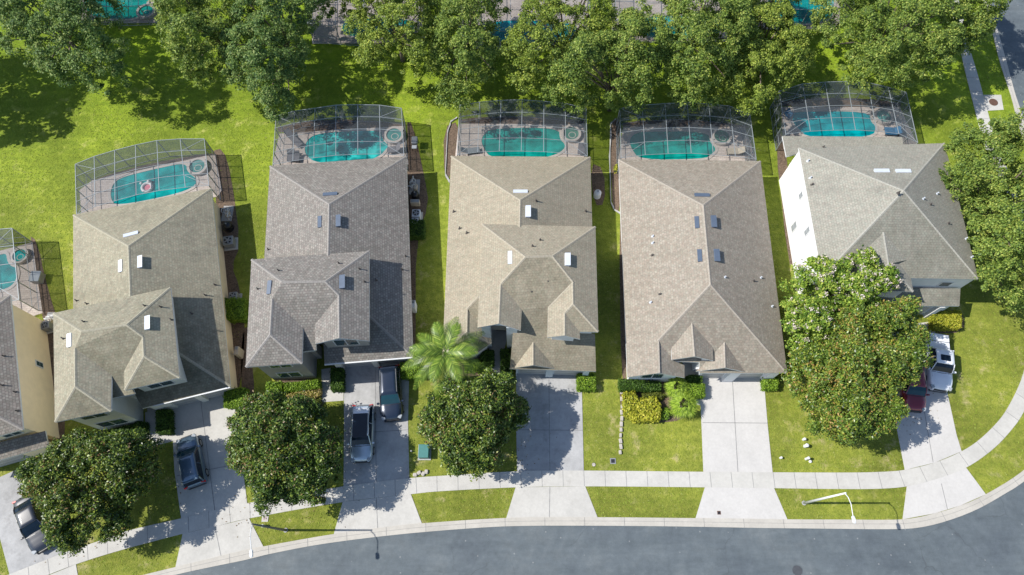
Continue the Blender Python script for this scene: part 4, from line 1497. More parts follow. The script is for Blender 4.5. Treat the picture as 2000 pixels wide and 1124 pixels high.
# back row beyond the trees
pool('teal pool between the two leftmost oaks, at the top edge', '', [(140, 46), (312, 46), (312, -60), (140, -60)], [(165, 38), (272, 40), (278, 20), (300, -10), (290, -40), (165, -40)], (288, 27), (WT2, WT2), 15)
pool('shaded pool in the gap left of the third oak', '', [(610, 86), (830, 86), (830, -50), (610, -50)], [(680, 75), (800, 74), (812, 50), (800, 38), (680, 38), (665, 56)], None, (WT2, SP2))
pool('deep blue pool half hidden by the middle oaks', '', [(900, 96), (1150, 96), (1150, -50), (900, -50)], [(960, 86), (1120, 86), (1130, 66), (1120, 44), (960, 40), (945, 62)], None, (WT3, SP1))
pool('turquoise pool beside a bare pale deck behind the trees', '', [(1195, 82), (1420, 82), (1420, -50), (1195, -50)], [(1260, 78), (1400, 76), (1410, 55), (1400, 34), (1262, 32), (1250, 52)], None, (WT1, SP1))
pool('bright turquoise pool at the top edge beside the largest oak', '', [(1480, 58), (1640, 58), (1640, -60), (1480, -60)], [(1500, 48), (1620, 48), (1630, 10), (1620, -50), (1500, -50)], None, (WT1, SP1))
cage('screen cage over the top-edge pool between the leftmost oaks', [(135, 8), (180, 12), (225, 14), (270, 12), (314, 6)], [(140, -90), (183, -90), (226, -90), (270, -90), (312, -90)], 3)
cage('dark screen cage over the shaded pool by the third oak', [(600, 46), (655, 52), (710, 54), (765, 52), (820, 44)], [(605, -70), (657, -70), (710, -70), (765, -70), (818, -70)], 3)
cage('screen cage over the deep blue pool', [(893, 52), (945, 60), (997, 62), (1050, 62), (1102, 60), (1152, 52)], [(893, -60), (945, -60), (997, -60), (1050, -60), (1102, -60), (1152, -60)], 3)
cage('screen cage over the pale deck behind the trees', [(1203, 40), (1258, 46), (1312, 48), (1368, 46), (1420, 40)], [(1200, -70), (1256, -70), (1312, -70), (1368, -70), (1422, -70)], 3)
cage('screen cage over the bright turquoise pool at the top edge', [(1492, 14), (1535, 18), (1580, 20), (1625, 18), (1668, 12)], [(1488, -90), (1533, -90), (1580, -90), (1625, -90), (1670, -90)], 3)

# ------------------------------------------------------------------ foliage
def quads_mesh(name, ctr, nrm, size, mat, parent, aspect=1.6, jitter=0.5, tip=0.35):
    """many leaf-shaped faces; ctr (n,3), nrm (n,3)"""
    n = len(ctr)
    nrm = nrm + RNG.normal(0, jitter, (n, 3))
    nrm /= np.linalg.norm(nrm, axis=1)[:, None] + 1e-9
    a = RNG.normal(0, 1, (n, 3))
    u = np.cross(nrm, a)
    u /= np.linalg.norm(u, axis=1)[:, None] + 1e-9
    v = np.cross(nrm, u)
    s = size * RNG.uniform(0.6, 1.35, (n, 1))
    L = u * s * aspect / 2
    Wd = v * s / 2
    fold = nrm * s * 0.12
    P0 = ctr - L
    P1 = ctr + Wd - L * tip * 0.2 + fold
    P2 = ctr + L
    P3 = ctr - Wd - L * tip * 0.2 + fold
    V = np.stack([P0, P1, P2, P3], 1).reshape(-1, 3)
    org = np.array(ORG[parent]) if parent is not None else V.mean(0)
    if parent is None:
        org[2] = V[:, 2].min()
    V = V - org
    me = bpy.data.meshes.new(name)
    me.vertices.add(4 * n)
    me.vertices.foreach_set('co', V.astype(np.float32).ravel())
    me.loops.add(4 * n)
    me.loops.foreach_set('vertex_index', np.arange(4 * n, dtype=np.int32))
    me.polygons.add(n)
    me.polygons.foreach_set('loop_start', np.arange(0, 4 * n, 4, dtype=np.int32))
    me.polygons.foreach_set('loop_total', np.full(n, 4, np.int32))
    me.update(calc_edges=True)
    me.materials.append(mat)
    o = bpy.data.objects.new(name, me)
    C.objects.link(o)
    if parent is not None:
        o.parent = parent
    else:
        o.location = Vector(org)
    ORG[o] = Vector(org)
    return o


def poly_sample(poly, n, shrink=0.0):
    """n points inside the polygon with their distance to its edge"""
    poly = np.array(poly)
    lo, hi = poly.min(0), poly.max(0)
    out = []; ds = []
    A_ = poly; B_ = np.roll(poly, -1, 0)
    while len(out) < n:
        p = RNG.uniform(lo, hi, (n * 2, 2))
        inside = np.zeros(len(p), bool)
        for a, b in zip(A_, B_):
            cond = ((a[1] > p[:, 1]) != (b[1] > p[:, 1])) & (p[:, 0] < (b[0] - a[0]) * (p[:, 1] - a[1]) / (b[1] - a[1] + 1e-12) + a[0])
            inside ^= cond
        p = p[inside]
        d = np.full(len(p), 1e9)
        for a, b in zip(A_, B_):
            ab = b - a
            t = np.clip(((p - a) @ ab) / (ab @ ab + 1e-12), 0, 1)
            d = np.minimum(d, np.linalg.norm(p - (a + t[:, None] * ab), axis=1))
        k = d > shrink
        out += list(p[k]); ds += list(d[k])
    return np.array(out[:n]), np.array(ds[:n])


def tree(name, label, cat, outline, z_out, z_top, z_bot, mat, leaf=0.24, nclump=150, per=150, clump_r=0.8, group=None, base=None, trunk_r=0.22, blooms=None, aspect=1.6, jit=0.5, gaps=0.12, lay=0.62, lobe=1.0, thin=0.0):
    poly = [(P(x, y, z_out).x, P(x, y, z_out).y) for x, y in outline]
    rs = resample([Vector(p) for p in poly] + [Vector(poly[0])], 64)[:-1]
    q = RNG.uniform(0, 6.28, 3)
    cc0 = sum(rs, Vector((0, 0))) / len(rs)
    poly = [tuple(v + (v - cc0).normalized() * ((0.45 if name == 'oak_tree' else 0.0) + 0.30 * math.sin(i * 0.62 + q[0]) + 0.26 * math.sin(i * 1.37 + q[1]) + 0.16 * math.sin(i * 2.9 + q[2]))) for i, v in enumerate(rs)]
    pts, d = poly_sample(poly, nclump, clump_r * 0.45)
    D = d.max()
    cxy = pts[np.argsort(-d)[:max(3, nclump // 12)]].mean(0)
    bx = Vector((cxy[0], cxy[1], 0)) if base is None else P(*base)
    t = thing(name, label, cat, bx, group)
    u = np.clip((d - clump_r * 0.3) / (D * 0.85), 0, 1)
    prof = np.sqrt(np.clip(1 - (1 - u) ** 2, 0, 1))
    rnd = RNG.uniform(0, 1, nclump)
    # large lobes push whole boughs up or down
    ph = RNG.uniform(0, 6.28, 4)
    lob = 0.5 * np.sin(pts[:, 0] * 1.15 + ph[0]) + 0.5 * np.sin(pts[:, 1] * 1.25 + ph[1]) + 0.4 * np.sin((pts[:, 0] + pts[:, 1]) * 0.9 + ph[2])
    # boughs: a few dozen random domes under which the clumps gather
    nb = max(10, int(len(pts) / 16))
    bi = RNG.choice(len(pts), nb, replace=False)
    dist = np.linalg.norm(pts[:, None] - pts[bi][None], axis=2)
    own = dist.argmin(1); dmin = dist.min(1)
    bh = RNG.normal(0, 0.055, nb)[own] * lobe - (dmin / (np.median(dmin) * 2.2)) ** 2 * 0.075 * lobe
    gone = (dmin > np.quantile(dmin, 0.90)) & (RNG.uniform(0, 1, len(pts)) < (0.75 if gaps else 0.0))
    top = z_out + (z_top - z_out) * prof + (lob * 0.09 * prof + bh) * (z_top - z_bot)
    bot = z_out - (z_out - z_bot) * prof
    upm = rnd < lay
    z = np.where(upm, top - clump_r * 0.4 - RNG.uniform(0, 0.5, nclump), bot + (top - bot) * RNG.uniform(0.05, 0.75, nclump))
    keep = ~((lob < -0.75) & (RNG.uniform(0, 1, nclump) < 0.8)) if gaps else np.ones(nclump, bool)
    keep &= ~gone
    if thin:
        hn = np.sin(pts[:, 0] * 0.83 + ph[3]) * np.sin(pts[:, 1] * 0.95 + ph[1]) + 0.5 * np.sin(pts[:, 0] * 2.1 + ph[2]) * np.sin(pts[:, 1] * 2.3 + ph[0])
        keep &= ~(hn > np.quantile(hn, 1 - thin))
    cc = np.column_stack([pts, z])[keep]
    rr = clump_r * RNG.uniform(0.5, 1.6, len(cc))
    k = per
    dirs = RNG.normal(0, 1, (len(cc) * k, 3))
    dirs[:, 2] = dirs[:, 2] * 0.8 + 0.35
    dirs /= np.linalg.norm(dirs, axis=1)[:, None]
    R_ = np.repeat(rr, k)[:, None] * (0.35 + 0.7 * RNG.uniform(0, 1, (len(cc) * k, 1)) ** 0.7 + 0.35 * RNG.uniform(0, 1, (len(cc) * k, 1)) ** 5)
    # twigs: pull the leaves of a clump towards a few directions so that its outline is ragged
    tw = RNG.normal(0, 1, (len(cc), 5, 3)); tw[:, :, 2] = np.abs(tw[:, :, 2]) * 0.6
    tw /= np.linalg.norm(tw, axis=2)[:, :, None]
    pick = tw[np.repeat(np.arange(len(cc)), k), RNG.integers(0, 5, len(cc) * k)]
    dirs = dirs * 0.75 + pick * 0.6
    dirs /= np.linalg.norm(dirs, axis=1)[:, None]
    sc = np.array([1, 1, 0.7])
    L = np.repeat(cc, k, 0) + dirs * R_ * sc
    Nn = dirs * 0.6 + np.array([0, 0, 0.7])
    if blooms:
        tops = L[:, 2] > np.repeat(cc[:, 2], k)
        # bloom heads: small clusters
        hc = RNG.choice(np.where(tops)[0], blooms)
        hp = np.repeat(L[hc], 14, 0) + RNG.normal(0, 0.09, (blooms * 14, 3)) + np.array([0, 0, 0.12])
        quads_mesh('blossom', hp, np.tile([0.0, 0, 1], (len(hp), 1)), 0.10, BLOOM, t, 1.1, 0.8)
    quads_mesh('crown', L, Nn, leaf, mat, t, aspect, jit)
    # trunk and limbs
    tm = MB()
    fork = Vector((bx.x, bx.y, z_bot * 0.8 + 0.5))
    tm.tube([bx + Vector((0, 0, -0.1)), bx + Vector((0.05, 0.03, fork.z * 0.5)), fork], trunk_r * 1.2, 8, trunk_r * 0.8)
    sel = RNG.choice(len(cc), min(16, len(cc)), replace=False)
    for s_ in sel:
        e = Vector(cc[s_])
        mid = fork.lerp(e, 0.5) + Vector((0, 0, 0.4))
        tm.tube([fork, mid, e], trunk_r * 0.5, 5, 0.04)
    tm.build('trunk', BARK, t, smooth=True)
    return t


OAKS = [
    ('large grey-green oak filling the top left corner', [(-70, -60), (180, -50), (225, 10), (236, 60), (232, 110), (238, 140), (214, 166), (185, 172), (150, 160), (110, 148), (60, 122), (0, 95), (-70, 80)], OAK3, 300),
    ('oak right of the top-edge pool, second from the left', [(318, -50), (308, 30), (318, 85), (345, 110), (356, 145), (400, 150), (450, 146), (478, 90), (480, -50)], OAK1, 200),
    ('oak with a dark drooping lower bough above the taupe house', [(465, -50), (460, 60), (445, 130), (455, 170), (500, 198), (530, 218), (560, 202), (585, 150), (590, 100), (612, 50), (636, 20), (640, -50)], OAK3, 210),
    ('light green oak covering the middle of the shaded pool', [(650, -50), (640, 6), (700, 26), (690, 75), (702, 108), (740, 125), (775, 118), (815, 145), (845, 140), (850, 80), (840, 20), (830, -50)], OAK2, 190),
    ('oak standing left of the deep blue pool', [(838, -50), (836, 40), (845, 100), (850, 150), (870, 188), (900, 195), (930, 180), (950, 150), (975, 110), (962, 60), (978, 32), (965, -10), (960, -50)], OAK1, 190),
    ('thin oak growing over the deep blue pool', [(1045, -20), (1030, 30), (1000, 70), (985, 125), (1002, 165), (1050, 172), (1080, 140), (1130, 118), (1185, 80), (1210, 30), (1195, -30)], OAK2, 150),
    ('oak just behind the middle screen cage', [(1075, 130), (1070, 170), (1090, 195), (1130, 205), (1160, 182), (1200, 195), (1250, 192), (1290, 160), (1296, 105), (1262, 70), (1222, 50), (1190, 80), (1130, 108)], OAK1, 170),
    ('broad oak behind the single-storey house, left of the yellowish one', [(1300, -50), (1282, 30), (1300, 80), (1290, 130), (1302, 180), (1340, 198), (1365, 206), (1395, 180), (1430, 150), (1450, 80), (1450, -50)], OAK1, 220),
    ('yellowish oak whose twigs hang over a cage roof', [(1440, -50), (1440, 60), (1425, 130), (1405, 175), (1412, 202), (1450, 205), (1472, 222), (1500, 192), (1540, 165), (1575, 140), (1572, 100), (1545, 60), (1552, 0), (1540, -50)], OAK2, 200),
    ('wide dark oak at the top right beside the side road', [(1610, -60), (1595, 30), (1618, 80), (1640, 120), (1680, 150), (1720, 166), (1780, 166), (1820, 140), (1850, 118), (1880, 98), (1905, 92), (1928, 60), (1952, 20), (1945, -60)], OAK1, 380),
    ('dense oak at the right edge beside the corner house', [(1845, 300), (1850, 275), (1890, 256), (1920, 270), (1960, 256), (2010, 262), (2070, 340), (2080, 500), (2020, 612), (1975, 592), (1935, 560), (1900, 505), (1882, 430), (1853, 350)], OAK1, 330),
    ('oak standing outside the left edge of the lawn', [(-260, 60), (-200, 20), (-130, 40), (-100, 100), (-95, 160), (-130, 200), (-200, 210), (-260, 160)], OAK1, 150),
]
for i, (lb_, ol, mt, nc) in enumerate(OAKS[:11]):
    low = 'cage roof' in lb_
    tree('oak_tree', lb_, 'tree', ol, 4.8 if low else 6.3, 8.0 if low else 10.8, 2.6, mt, 0.115, int(nc * 3.6), 118, 0.46, 'oaks behind the gardens', jit=0.6, lobe=1.7, thin=0.13)
tree('oak_tree', OAKS[11][0], 'tree', OAKS[11][1], 6.3, 10.5, 2.6, OAK1, 0.26, 150, 110, 0.9, 'oaks behind the gardens')

MAGS = [
    ('magnolia at lower left between the dark saloon and the blue-grey hatchback', [(58, 950), (66, 910), (100, 878), (140, 852), (200, 843), (250, 850), (300, 855), (322, 882), (305, 925), (285, 960), (262, 990), (250, 1036), (215, 1058), (185, 1050), (140, 1090), (105, 1062), (85, 1010), (62, 985)], MAG, 4.3, 7.4, 210),
    ('magnolia left of the silver estate car', [(448, 830), (470, 790), (500, 772), (545, 768), (600, 785), (640, 800), (662, 845), (676, 900), (665, 940), (630, 965), (622, 988), (580, 982), (520, 998), (492, 960), (470, 925), (450, 880)], MAGB, 4.2, 7.3, 190),
    ('magnolia below the feather palm, left of the middle driveway', [(832, 780), (860, 752), (930, 730), (980, 733), (1022, 765), (1032, 800), (1010, 835), (985, 870), (965, 920), (930, 937), (900, 922), (850, 900), (832, 870), (818, 820)], MAGC, 4.3, 7.3, 180),
    ('bronze-tipped magnolia hiding the red car', [(1540, 700), (1585, 650), (1650, 602), (1740, 592), (1790, 624), (1808, 665), (1803, 715), (1788, 745), (1755, 770), (1746, 803), (1735, 840), (1690, 866), (1640, 860), (1600, 842), (1560, 800), (1540, 755)], MAG2, 4.9, 8.0, 270),
]
for lb_, ol, mt, zo, zt, nc in MAGS:
    tree('magnolia_tree', lb_, 'tree', ol, zo, zt, 1.9, mt, 0.10, int(nc * 2.7), 135, 0.42, 'magnolias in the front gardens', trunk_r=0.13, aspect=2.1, jit=0.85, lay=0.68, lobe=1.25, gaps=0, thin=0.0)
tree('crape_myrtle', 'pale pink flowering tree in front of the white side wall', 'tree', [(1520, 575), (1540, 540), (1590, 506), (1640, 500), (1700, 506), (1722, 545), (1742, 582), (1735, 610), (1680, 640), (1600, 670), (1560, 700), (1530, 665), (1516, 615)], 4.2, 7.4, 1.8, CRAPE, 0.12, 420, 100, 0.42, None, trunk_r=0.12, blooms=400, aspect=2.0, jit=0.7)


def hedge(name, label, pts, h, mat, leaf=0.085, dens=260, group=None, cat='hedge', round_=False):
    poly3 = PS(pts, h * 0.6)
    poly = [(p.x, p.y) for p in poly3]
    if area(poly) < 0:
        poly = poly[::-1]
    ar = abs(area(poly))
    ip = inset(poly, 0.1)
    c_ = Vector((sum(p[0] for p in poly) / len(poly), sum(p[1] for p in poly) / len(poly), 0))
    t = thing(name, label, cat, c_, group)
    ntop = int(ar * dens * 1.6)
    pts_, d = poly_sample(poly, ntop)
    D = max(0.15, d.max())
    if round_:
        zt = h * np.sqrt(np.clip(1 - (1 - d / D) ** 2, 0.02, 1))
    else:
        zt = h - 0.12 * np.exp(-d * 8) * h
    zt = zt * (1 + 0.07 * np.sin(pts_[:, 0] * 5) * np.sin(pts_[:, 1] * 4.3)) + RNG.normal(0, 0.05, ntop)
    cc = [np.column_stack([pts_, np.maximum(zt, 0.05)])]
    nn_ = [np.tile([0, 0, 1.0], (ntop, 1))]
    if not round_:
        n = len(poly)
        for i in range(n):
            a, b = np.array(poly[i]), np.array(poly[(i + 1) % n])
            l = np.linalg.norm(b - a)
            k = int(l * h * dens * 1.3)
            if k < 1:
                continue
            tt = RNG.uniform(0, 1, (k, 1))
            q = a + (b - a) * tt
            nr = np.array([(b - a)[1], -(b - a)[0]]) / l
            q = q + nr * RNG.normal(-0.01, 0.05, (k, 1))
            cc.append(np.column_stack([q, RNG.uniform(0.03, h, k)]))
            nn_.append(np.tile([nr[0], nr[1], 0.4], (k, 1)))
    quads_mesh('foliage', np.vstack(cc), np.vstack(nn_), leaf, mat, t, 1.5, 0.65)
    if not round_:
        MB().prism(ip, 0.0, h * 0.82).build('woody_core', MATS['hedge_core'], t)
    else:
        MB().prism(inset(poly, D * 0.35), 0.0, h * 0.55).build('woody_core', MATS['hedge_core'], t)
    return t


simple('hedge_core', (0.02, 0.04, 0.01), 0.9)


def rc(x0, y0, x1, y1):
    return [(x0, y0), (x1, y0), (x1, y1), (x0, y1)]


HG = [
    ('bright green square shrub beside the air conditioner of the tan house', rc(442, 586, 481, 626), 1.1, HEDGE),
    ('bright square shrub at the right corner of the pale driveway', rc(440, 760, 483, 796), 0.9, HEDGE),
    ('dark upright hedge between path and pale driveway of the tan house', rc(308, 802, 335, 847), 0.9, HEDGED),
    ('low dark hedge under the front window of the tan house', [(212, 842), (262, 830), (264, 843), (214, 856)], 0.6, HEDGED),
    ('small hedge beside the front door of the tan house', rc(266, 826, 287, 846), 0.8, HEDGED),
    ('bright bush peeping out behind the lower left magnolia', rc(205, 846, 226, 858), 0.8, HEDGE),
    ('small square shrub left of the taupe house front hedge', rc(522, 748, 552, 771), 0.9, HEDGE),
    ('long hedge under the front window of the taupe house', [(556, 750), (625, 744), (626, 758), (558, 766)], 0.8, HEDGE),
    ('upright hedge between the path and the dark garage of the taupe house', rc(648, 722, 671, 763), 0.9, HEDGED),
    ('square shrub between dark car and feather palm', rc(782, 711, 823, 739), 0.9, HEDGE),
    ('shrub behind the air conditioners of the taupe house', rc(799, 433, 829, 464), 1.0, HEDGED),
    ('square shrub right of the long grey driveway', rc(1128, 732, 1162, 762), 0.9, HEDGE),
    ('narrow hedge right of the entry path of the middle house', rc(979, 684, 1000, 742), 0.8, HEDGED),
    ('hedge left of the entry path of the middle house', rc(940, 686, 964, 716), 0.8, HEDGED),
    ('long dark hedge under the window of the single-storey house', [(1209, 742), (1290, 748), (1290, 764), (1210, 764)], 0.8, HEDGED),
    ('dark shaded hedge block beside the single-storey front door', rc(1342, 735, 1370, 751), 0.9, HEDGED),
    ('sunlit hedge block beside the white driveway', rc(1341, 752, 1375, 777), 0.9, HEDGE),
    ('square shrub at the right corner of the white driveway', rc(1490, 738, 1517, 761), 0.9, HEDGE),
]
for lb_, p_, h_, m_ in HG:
    hedge('hedge', lb_, p_, h_, m_, group='clipped hedges and shrubs')
hedge('hedge', 'yellow-green box hedge in front of the corner house', rc(1819, 610, 1873, 643), 0.95, CROTON, group='clipped hedges and shrubs')
hedge('shrub', 'yellow and pink variegated shrubs in front of the taupe house', [(560, 772), (590, 764), (627, 760), (627, 772), (606, 785), (564, 788)], 0.5, VARIEG, 0.12, 150, None, 'shrub')
hedge('shrub', 'olive mound at the path bend of the taupe house', [(585, 792), (610, 782), (629, 776), (629, 790), (612, 801), (588, 802)], 0.55, OLIVE, 0.06, 420, None, 'shrub', True)
hedge('shrub', 'big bright yellow leafy shrub in the bed of the single-storey house', [(1217, 770), (1238, 766), (1246, 782), (1280, 778), (1290, 795), (1287, 822), (1240, 824), (1219, 810)], 0.8, CROTON, 0.15, 130, None, 'shrub')
hedge('shrub', 'low olive mound between dark hedge and yellow shrub', [(1252, 768), (1290, 764), (1302, 772), (1292, 784), (1256, 784)], 0.5, OLIVE, 0.06, 420, None, 'shrub', True)
hedge('shrub', 'small green shrub right of the big yellow shrub', [(1288, 800), (1304, 794), (1314, 806), (1306, 820), (1290, 820)], 0.5, HEDGE, 0.1, 200, None, 'shrub', True)
hedge('shrub', 'dull purple shrub right of the feather palm', [(905, 660), (925, 655), (940, 668), (938, 690), (915, 694)], 1.6, PURPLE, 0.13, 160, None, 'shrub', True)
hedge('shrub', 'green shrubs under the feather palm', [(905, 706), (935, 700), (955, 716), (935, 730), (908, 726)], 0.9, HEDGE, 0.12, 180, None, 'shrub', True)
hedge('shrub', 'small yellow-green plant in the mulch left of the single-storey house', [(1199, 322), (1207, 322), (1207, 336), (1199, 336)], 0.5, CROTON, 0.1, 200, None, 'shrub', True)


def feather_palm(label, crown_px, zc, base_px, nf=17, L=3.1):
    top = P(*crown_px, zc)
    base = P(*base_px)
    t = thing('palm_tree', label, 'palm', base)
    MB().tube([base, base.lerp(top, 0.5) + Vector((0.1, 0, 0)), top], 0.17, 8, 0.11).build('trunk', PALMBARK, t, smooth=True)
    for i in range(nf):
        a = 2 * math.pi * i / nf + random.uniform(-0.12, 0.12)
        inner = i % 3 == 0
        el = 0.85 if inner else random.uniform(0.25, 0.5)
        drop = 0.75 if inner else random.uniform(0.75, 1.05)
        d = Vector((math.cos(a), math.sin(a), 0))
        l = L * random.uniform(0.9, 1.1) * (0.8 if inner else 1.0)
        bend = Vector((-d.y, d.x, 0)) * random.uniform(-0.12, 0.12)
        pts = []
        for k in range(13):
            q = k / 12
            pts.append(top + (d + bend * q) * (l * q) + Vector((0, 0, l * (el * q - drop * q * q * 0.9))))
        m = MB()
        m.tube(pts, 0.035, 4, 0.01)
        fine = 34
        for k in range(3, fine):
            q = k / fine * 12
            i0 = min(11, int(q)); p = pts[i0].lerp(pts[i0 + 1], q - i0)
            tg = (pts[i0 + 1] - pts[i0]).normalized()
            sd = tg.cross(Vector((0, 0, 1))).normalized()
            ll_ = 0.70 * math.sin(math.pi * min(1, 0.15 + 0.82 * k / fine)) + 0.12
            for sg in (-1, 1):
                e = p + (sd * sg * 0.75 + tg * 0.75 + Vector((0, 0, -0.22 + random.uniform(-0.06, 0.06)))) * ll_
                mid = p.lerp(e, 0.5) + Vector((0, 0, 0.05))
                wv = tg * 0.042
                m.add([p - wv * 0.6, p + wv * 0.6, mid + wv, e, mid - wv], [(0, 1, 2, 4), (4, 2, 3)])
        m.build('frond', PALML, t)
    return t


feather_palm('tall feather palm between the taupe house and the middle house', (870, 690), 6.0, (884, 742), 18, 3.5)


def fan_palm(label, px, h=0.9, R_=1.0, nf=22):
    b = P(*px)
    t = thing('fan_palm', label, 'palm', b, 'low fan palms in the front bed')
    MB().cyl((b.x, b.y, 0), 0.14, h, 8, 0.1).build('trunk', PALMBARK, t)
    top = b + Vector((0, 0, h))
    for i in range(nf):
        a = i * 2.4
        r = R_ * (0.35 + 0.65 * (i / nf))
        d = Vector((math.cos(a), math.sin(a), 0))
        c_ = top + d * r * 0.5 + Vector((0, 0, 0.55 * (1 - i / nf)))
        m = MB()
        m.tube([top, c_], 0.015, 4)
        sd = Vector((-d.y, d.x, 0))
        for k in range(-7, 8):
            an = k * 0.17
            e = c_ + (d * math.cos(an) + sd * math.sin(an)) * r * 0.55 + Vector((0, 0, -0.12 - random.random() * 0.12))
            wv = (sd * math.cos(an) - d * math.sin(an)) * 0.035
            mid = c_.lerp(e, 0.45) + Vector((0, 0, 0.03))
            m.add([c_, mid - wv, e, mid + wv], [(0, 1, 2, 3)])
        m.build('frond', SABAL, t)
    return t


fan_palm('low fan palm nearer the house wall of the single-storey house', (1316, 762), 1.0, 1.3)
fan_palm('larger fan palm nearer the lawn in the same front bed', (1328, 796), 1.1, 1.55)

# ------------------------------------------------------------------ turf: short tufts that fray the edges of every lawn
def in_poly(p, poly):
    a = np.array([(q[0], q[1]) for q in poly]); b_ = np.roll(a, -1, 0)
    ins = np.zeros(len(p), bool)
    for u, v in zip(a, b_):
        c_ = ((u[1] > p[:, 1]) != (v[1] > p[:, 1])) & (p[:, 0] < (v[0] - u[0]) * (p[:, 1] - u[1]) / (v[1] - u[1] + 1e-12) + u[0])
        ins ^= c_
    return ins


paved = [PS(d[1]) for d in drv] + [PS(d[2]) for d in drv] + [A_ + B_[::-1], ring_out + ci_w[::-1]]
paved += [o_ for o_ in WALKS] + DECKS
corner = [P(0, 0), P(2000, 0), P(2000, 1124), P(0, 1124)]
corner = [c_ + (c_ - Vector((0, 22, 0))) * 0.04 for c_ in corner]
lo_ = np.array([min(c_.x for c_ in corner), min(c_.y for c_ in corner)])
hi_ = np.array([max(c_.x for c_ in corner), max(c_.y for c_ in corner)])
tp_ = RNG.uniform(lo_, hi_, (330000, 2))
tp_ = tp_[in_poly(tp_, corner)]
for pv in paved:
    tp_ = tp_[~in_poly(tp_, pv)]
for b in beds:
    bw_ = PS(b)
    ib = in_poly(tp_, bw_)
    tp_ = tp_[~(ib & (RNG.uniform(0, 1, len(tp_)) < 0.93))]
ph_ = np.sin(tp_[:, 0] * 0.5 + 2 * np.sin(tp_[:, 1] * 0.3)) * np.sin(tp_[:, 1] * 0.43 + 1.7 * np.sin(tp_[:, 0] * 0.21))
tp_ = tp_[RNG.uniform(0, 1, len(tp_)) < 0.6 + 0.35 * ph_]
TURF = leaf_mat('turf_blades', [(0.0, (0.165, 0.215, 0.026)), (0.45, (0.21, 0.265, 0.032)), (0.88, (0.25, 0.33, 0.050)), (1.0, (0.33, 0.35, 0.11))], 0.15, 0.8, 0.1)
ct_ = np.column_stack([tp_, RNG.uniform(0.008, 0.022, len(tp_))])
tag(quads_mesh('grass_tufts', ct_, np.tile([0.0, 0, 1.0], (len(ct_), 1)), 0.06, TURF, None, 2.6, 0.16), 'short green grass tufts growing over all the lawns', 'grass', kind='stuff')

lv = []
for (x, y, rr_, n_) in ((330, 940, 45, 60), (640, 960, 50, 70), (1010, 880, 45, 70), (1770, 800, 50, 90), (150, 1075, 50, 50), (500, 990, 50, 50)):
    c_ = P(x, y)
    sc_ = (P(x + rr_, y) - c_).length
    q_ = RNG.normal(0, 0.6, (n_, 2)) * sc_
    lv.append(np.column_stack([q_[:, 0] + c_.x, q_[:, 1] + c_.y, np.full(n_, 0.075)]))
lv = np.vstack(lv)
LITTER = leaf_mat('dry_leaves', [(0.0, (0.09, 0.05, 0.02)), (0.6, (0.20, 0.12, 0.05)), (1.0, (0.34, 0.26, 0.10))], 0.1)
tag(quads_mesh('fallen_leaves', lv, np.tile([0.0, 0, 1.0], (len(lv), 1)), 0.06, LITTER, None, 1.9, 0.2), 'dry brown leaves fallen on the driveways and pavement under the trees', 'leaves', kind='stuff')

# ------------------------------------------------------------------ vehicles
def loft(stations, n, closed=True):
    """stations: list of rings (lists of n points)"""
    v = [p for r in stations for p in r]
    f = []
    for i in range(len(stations) - 1):
        for k in range(n - (0 if closed else 1)):
            l = (k + 1) % n
            f.append((i * n + k, i * n + l, (i + 1) * n + l, (i + 1) * n + k))
    return v, f


def interp(tab, x):
    if x <= tab[0][0]:
        return tab[0][1]
    for (a, va), (b, vb_) in zip(tab, tab[1:]):
        if x <= b:
            s = (x - a) / (b - a)
            s = s * s * (3 - 2 * s)
            return va + (vb_ - va) * s
    return tab[-1][1]


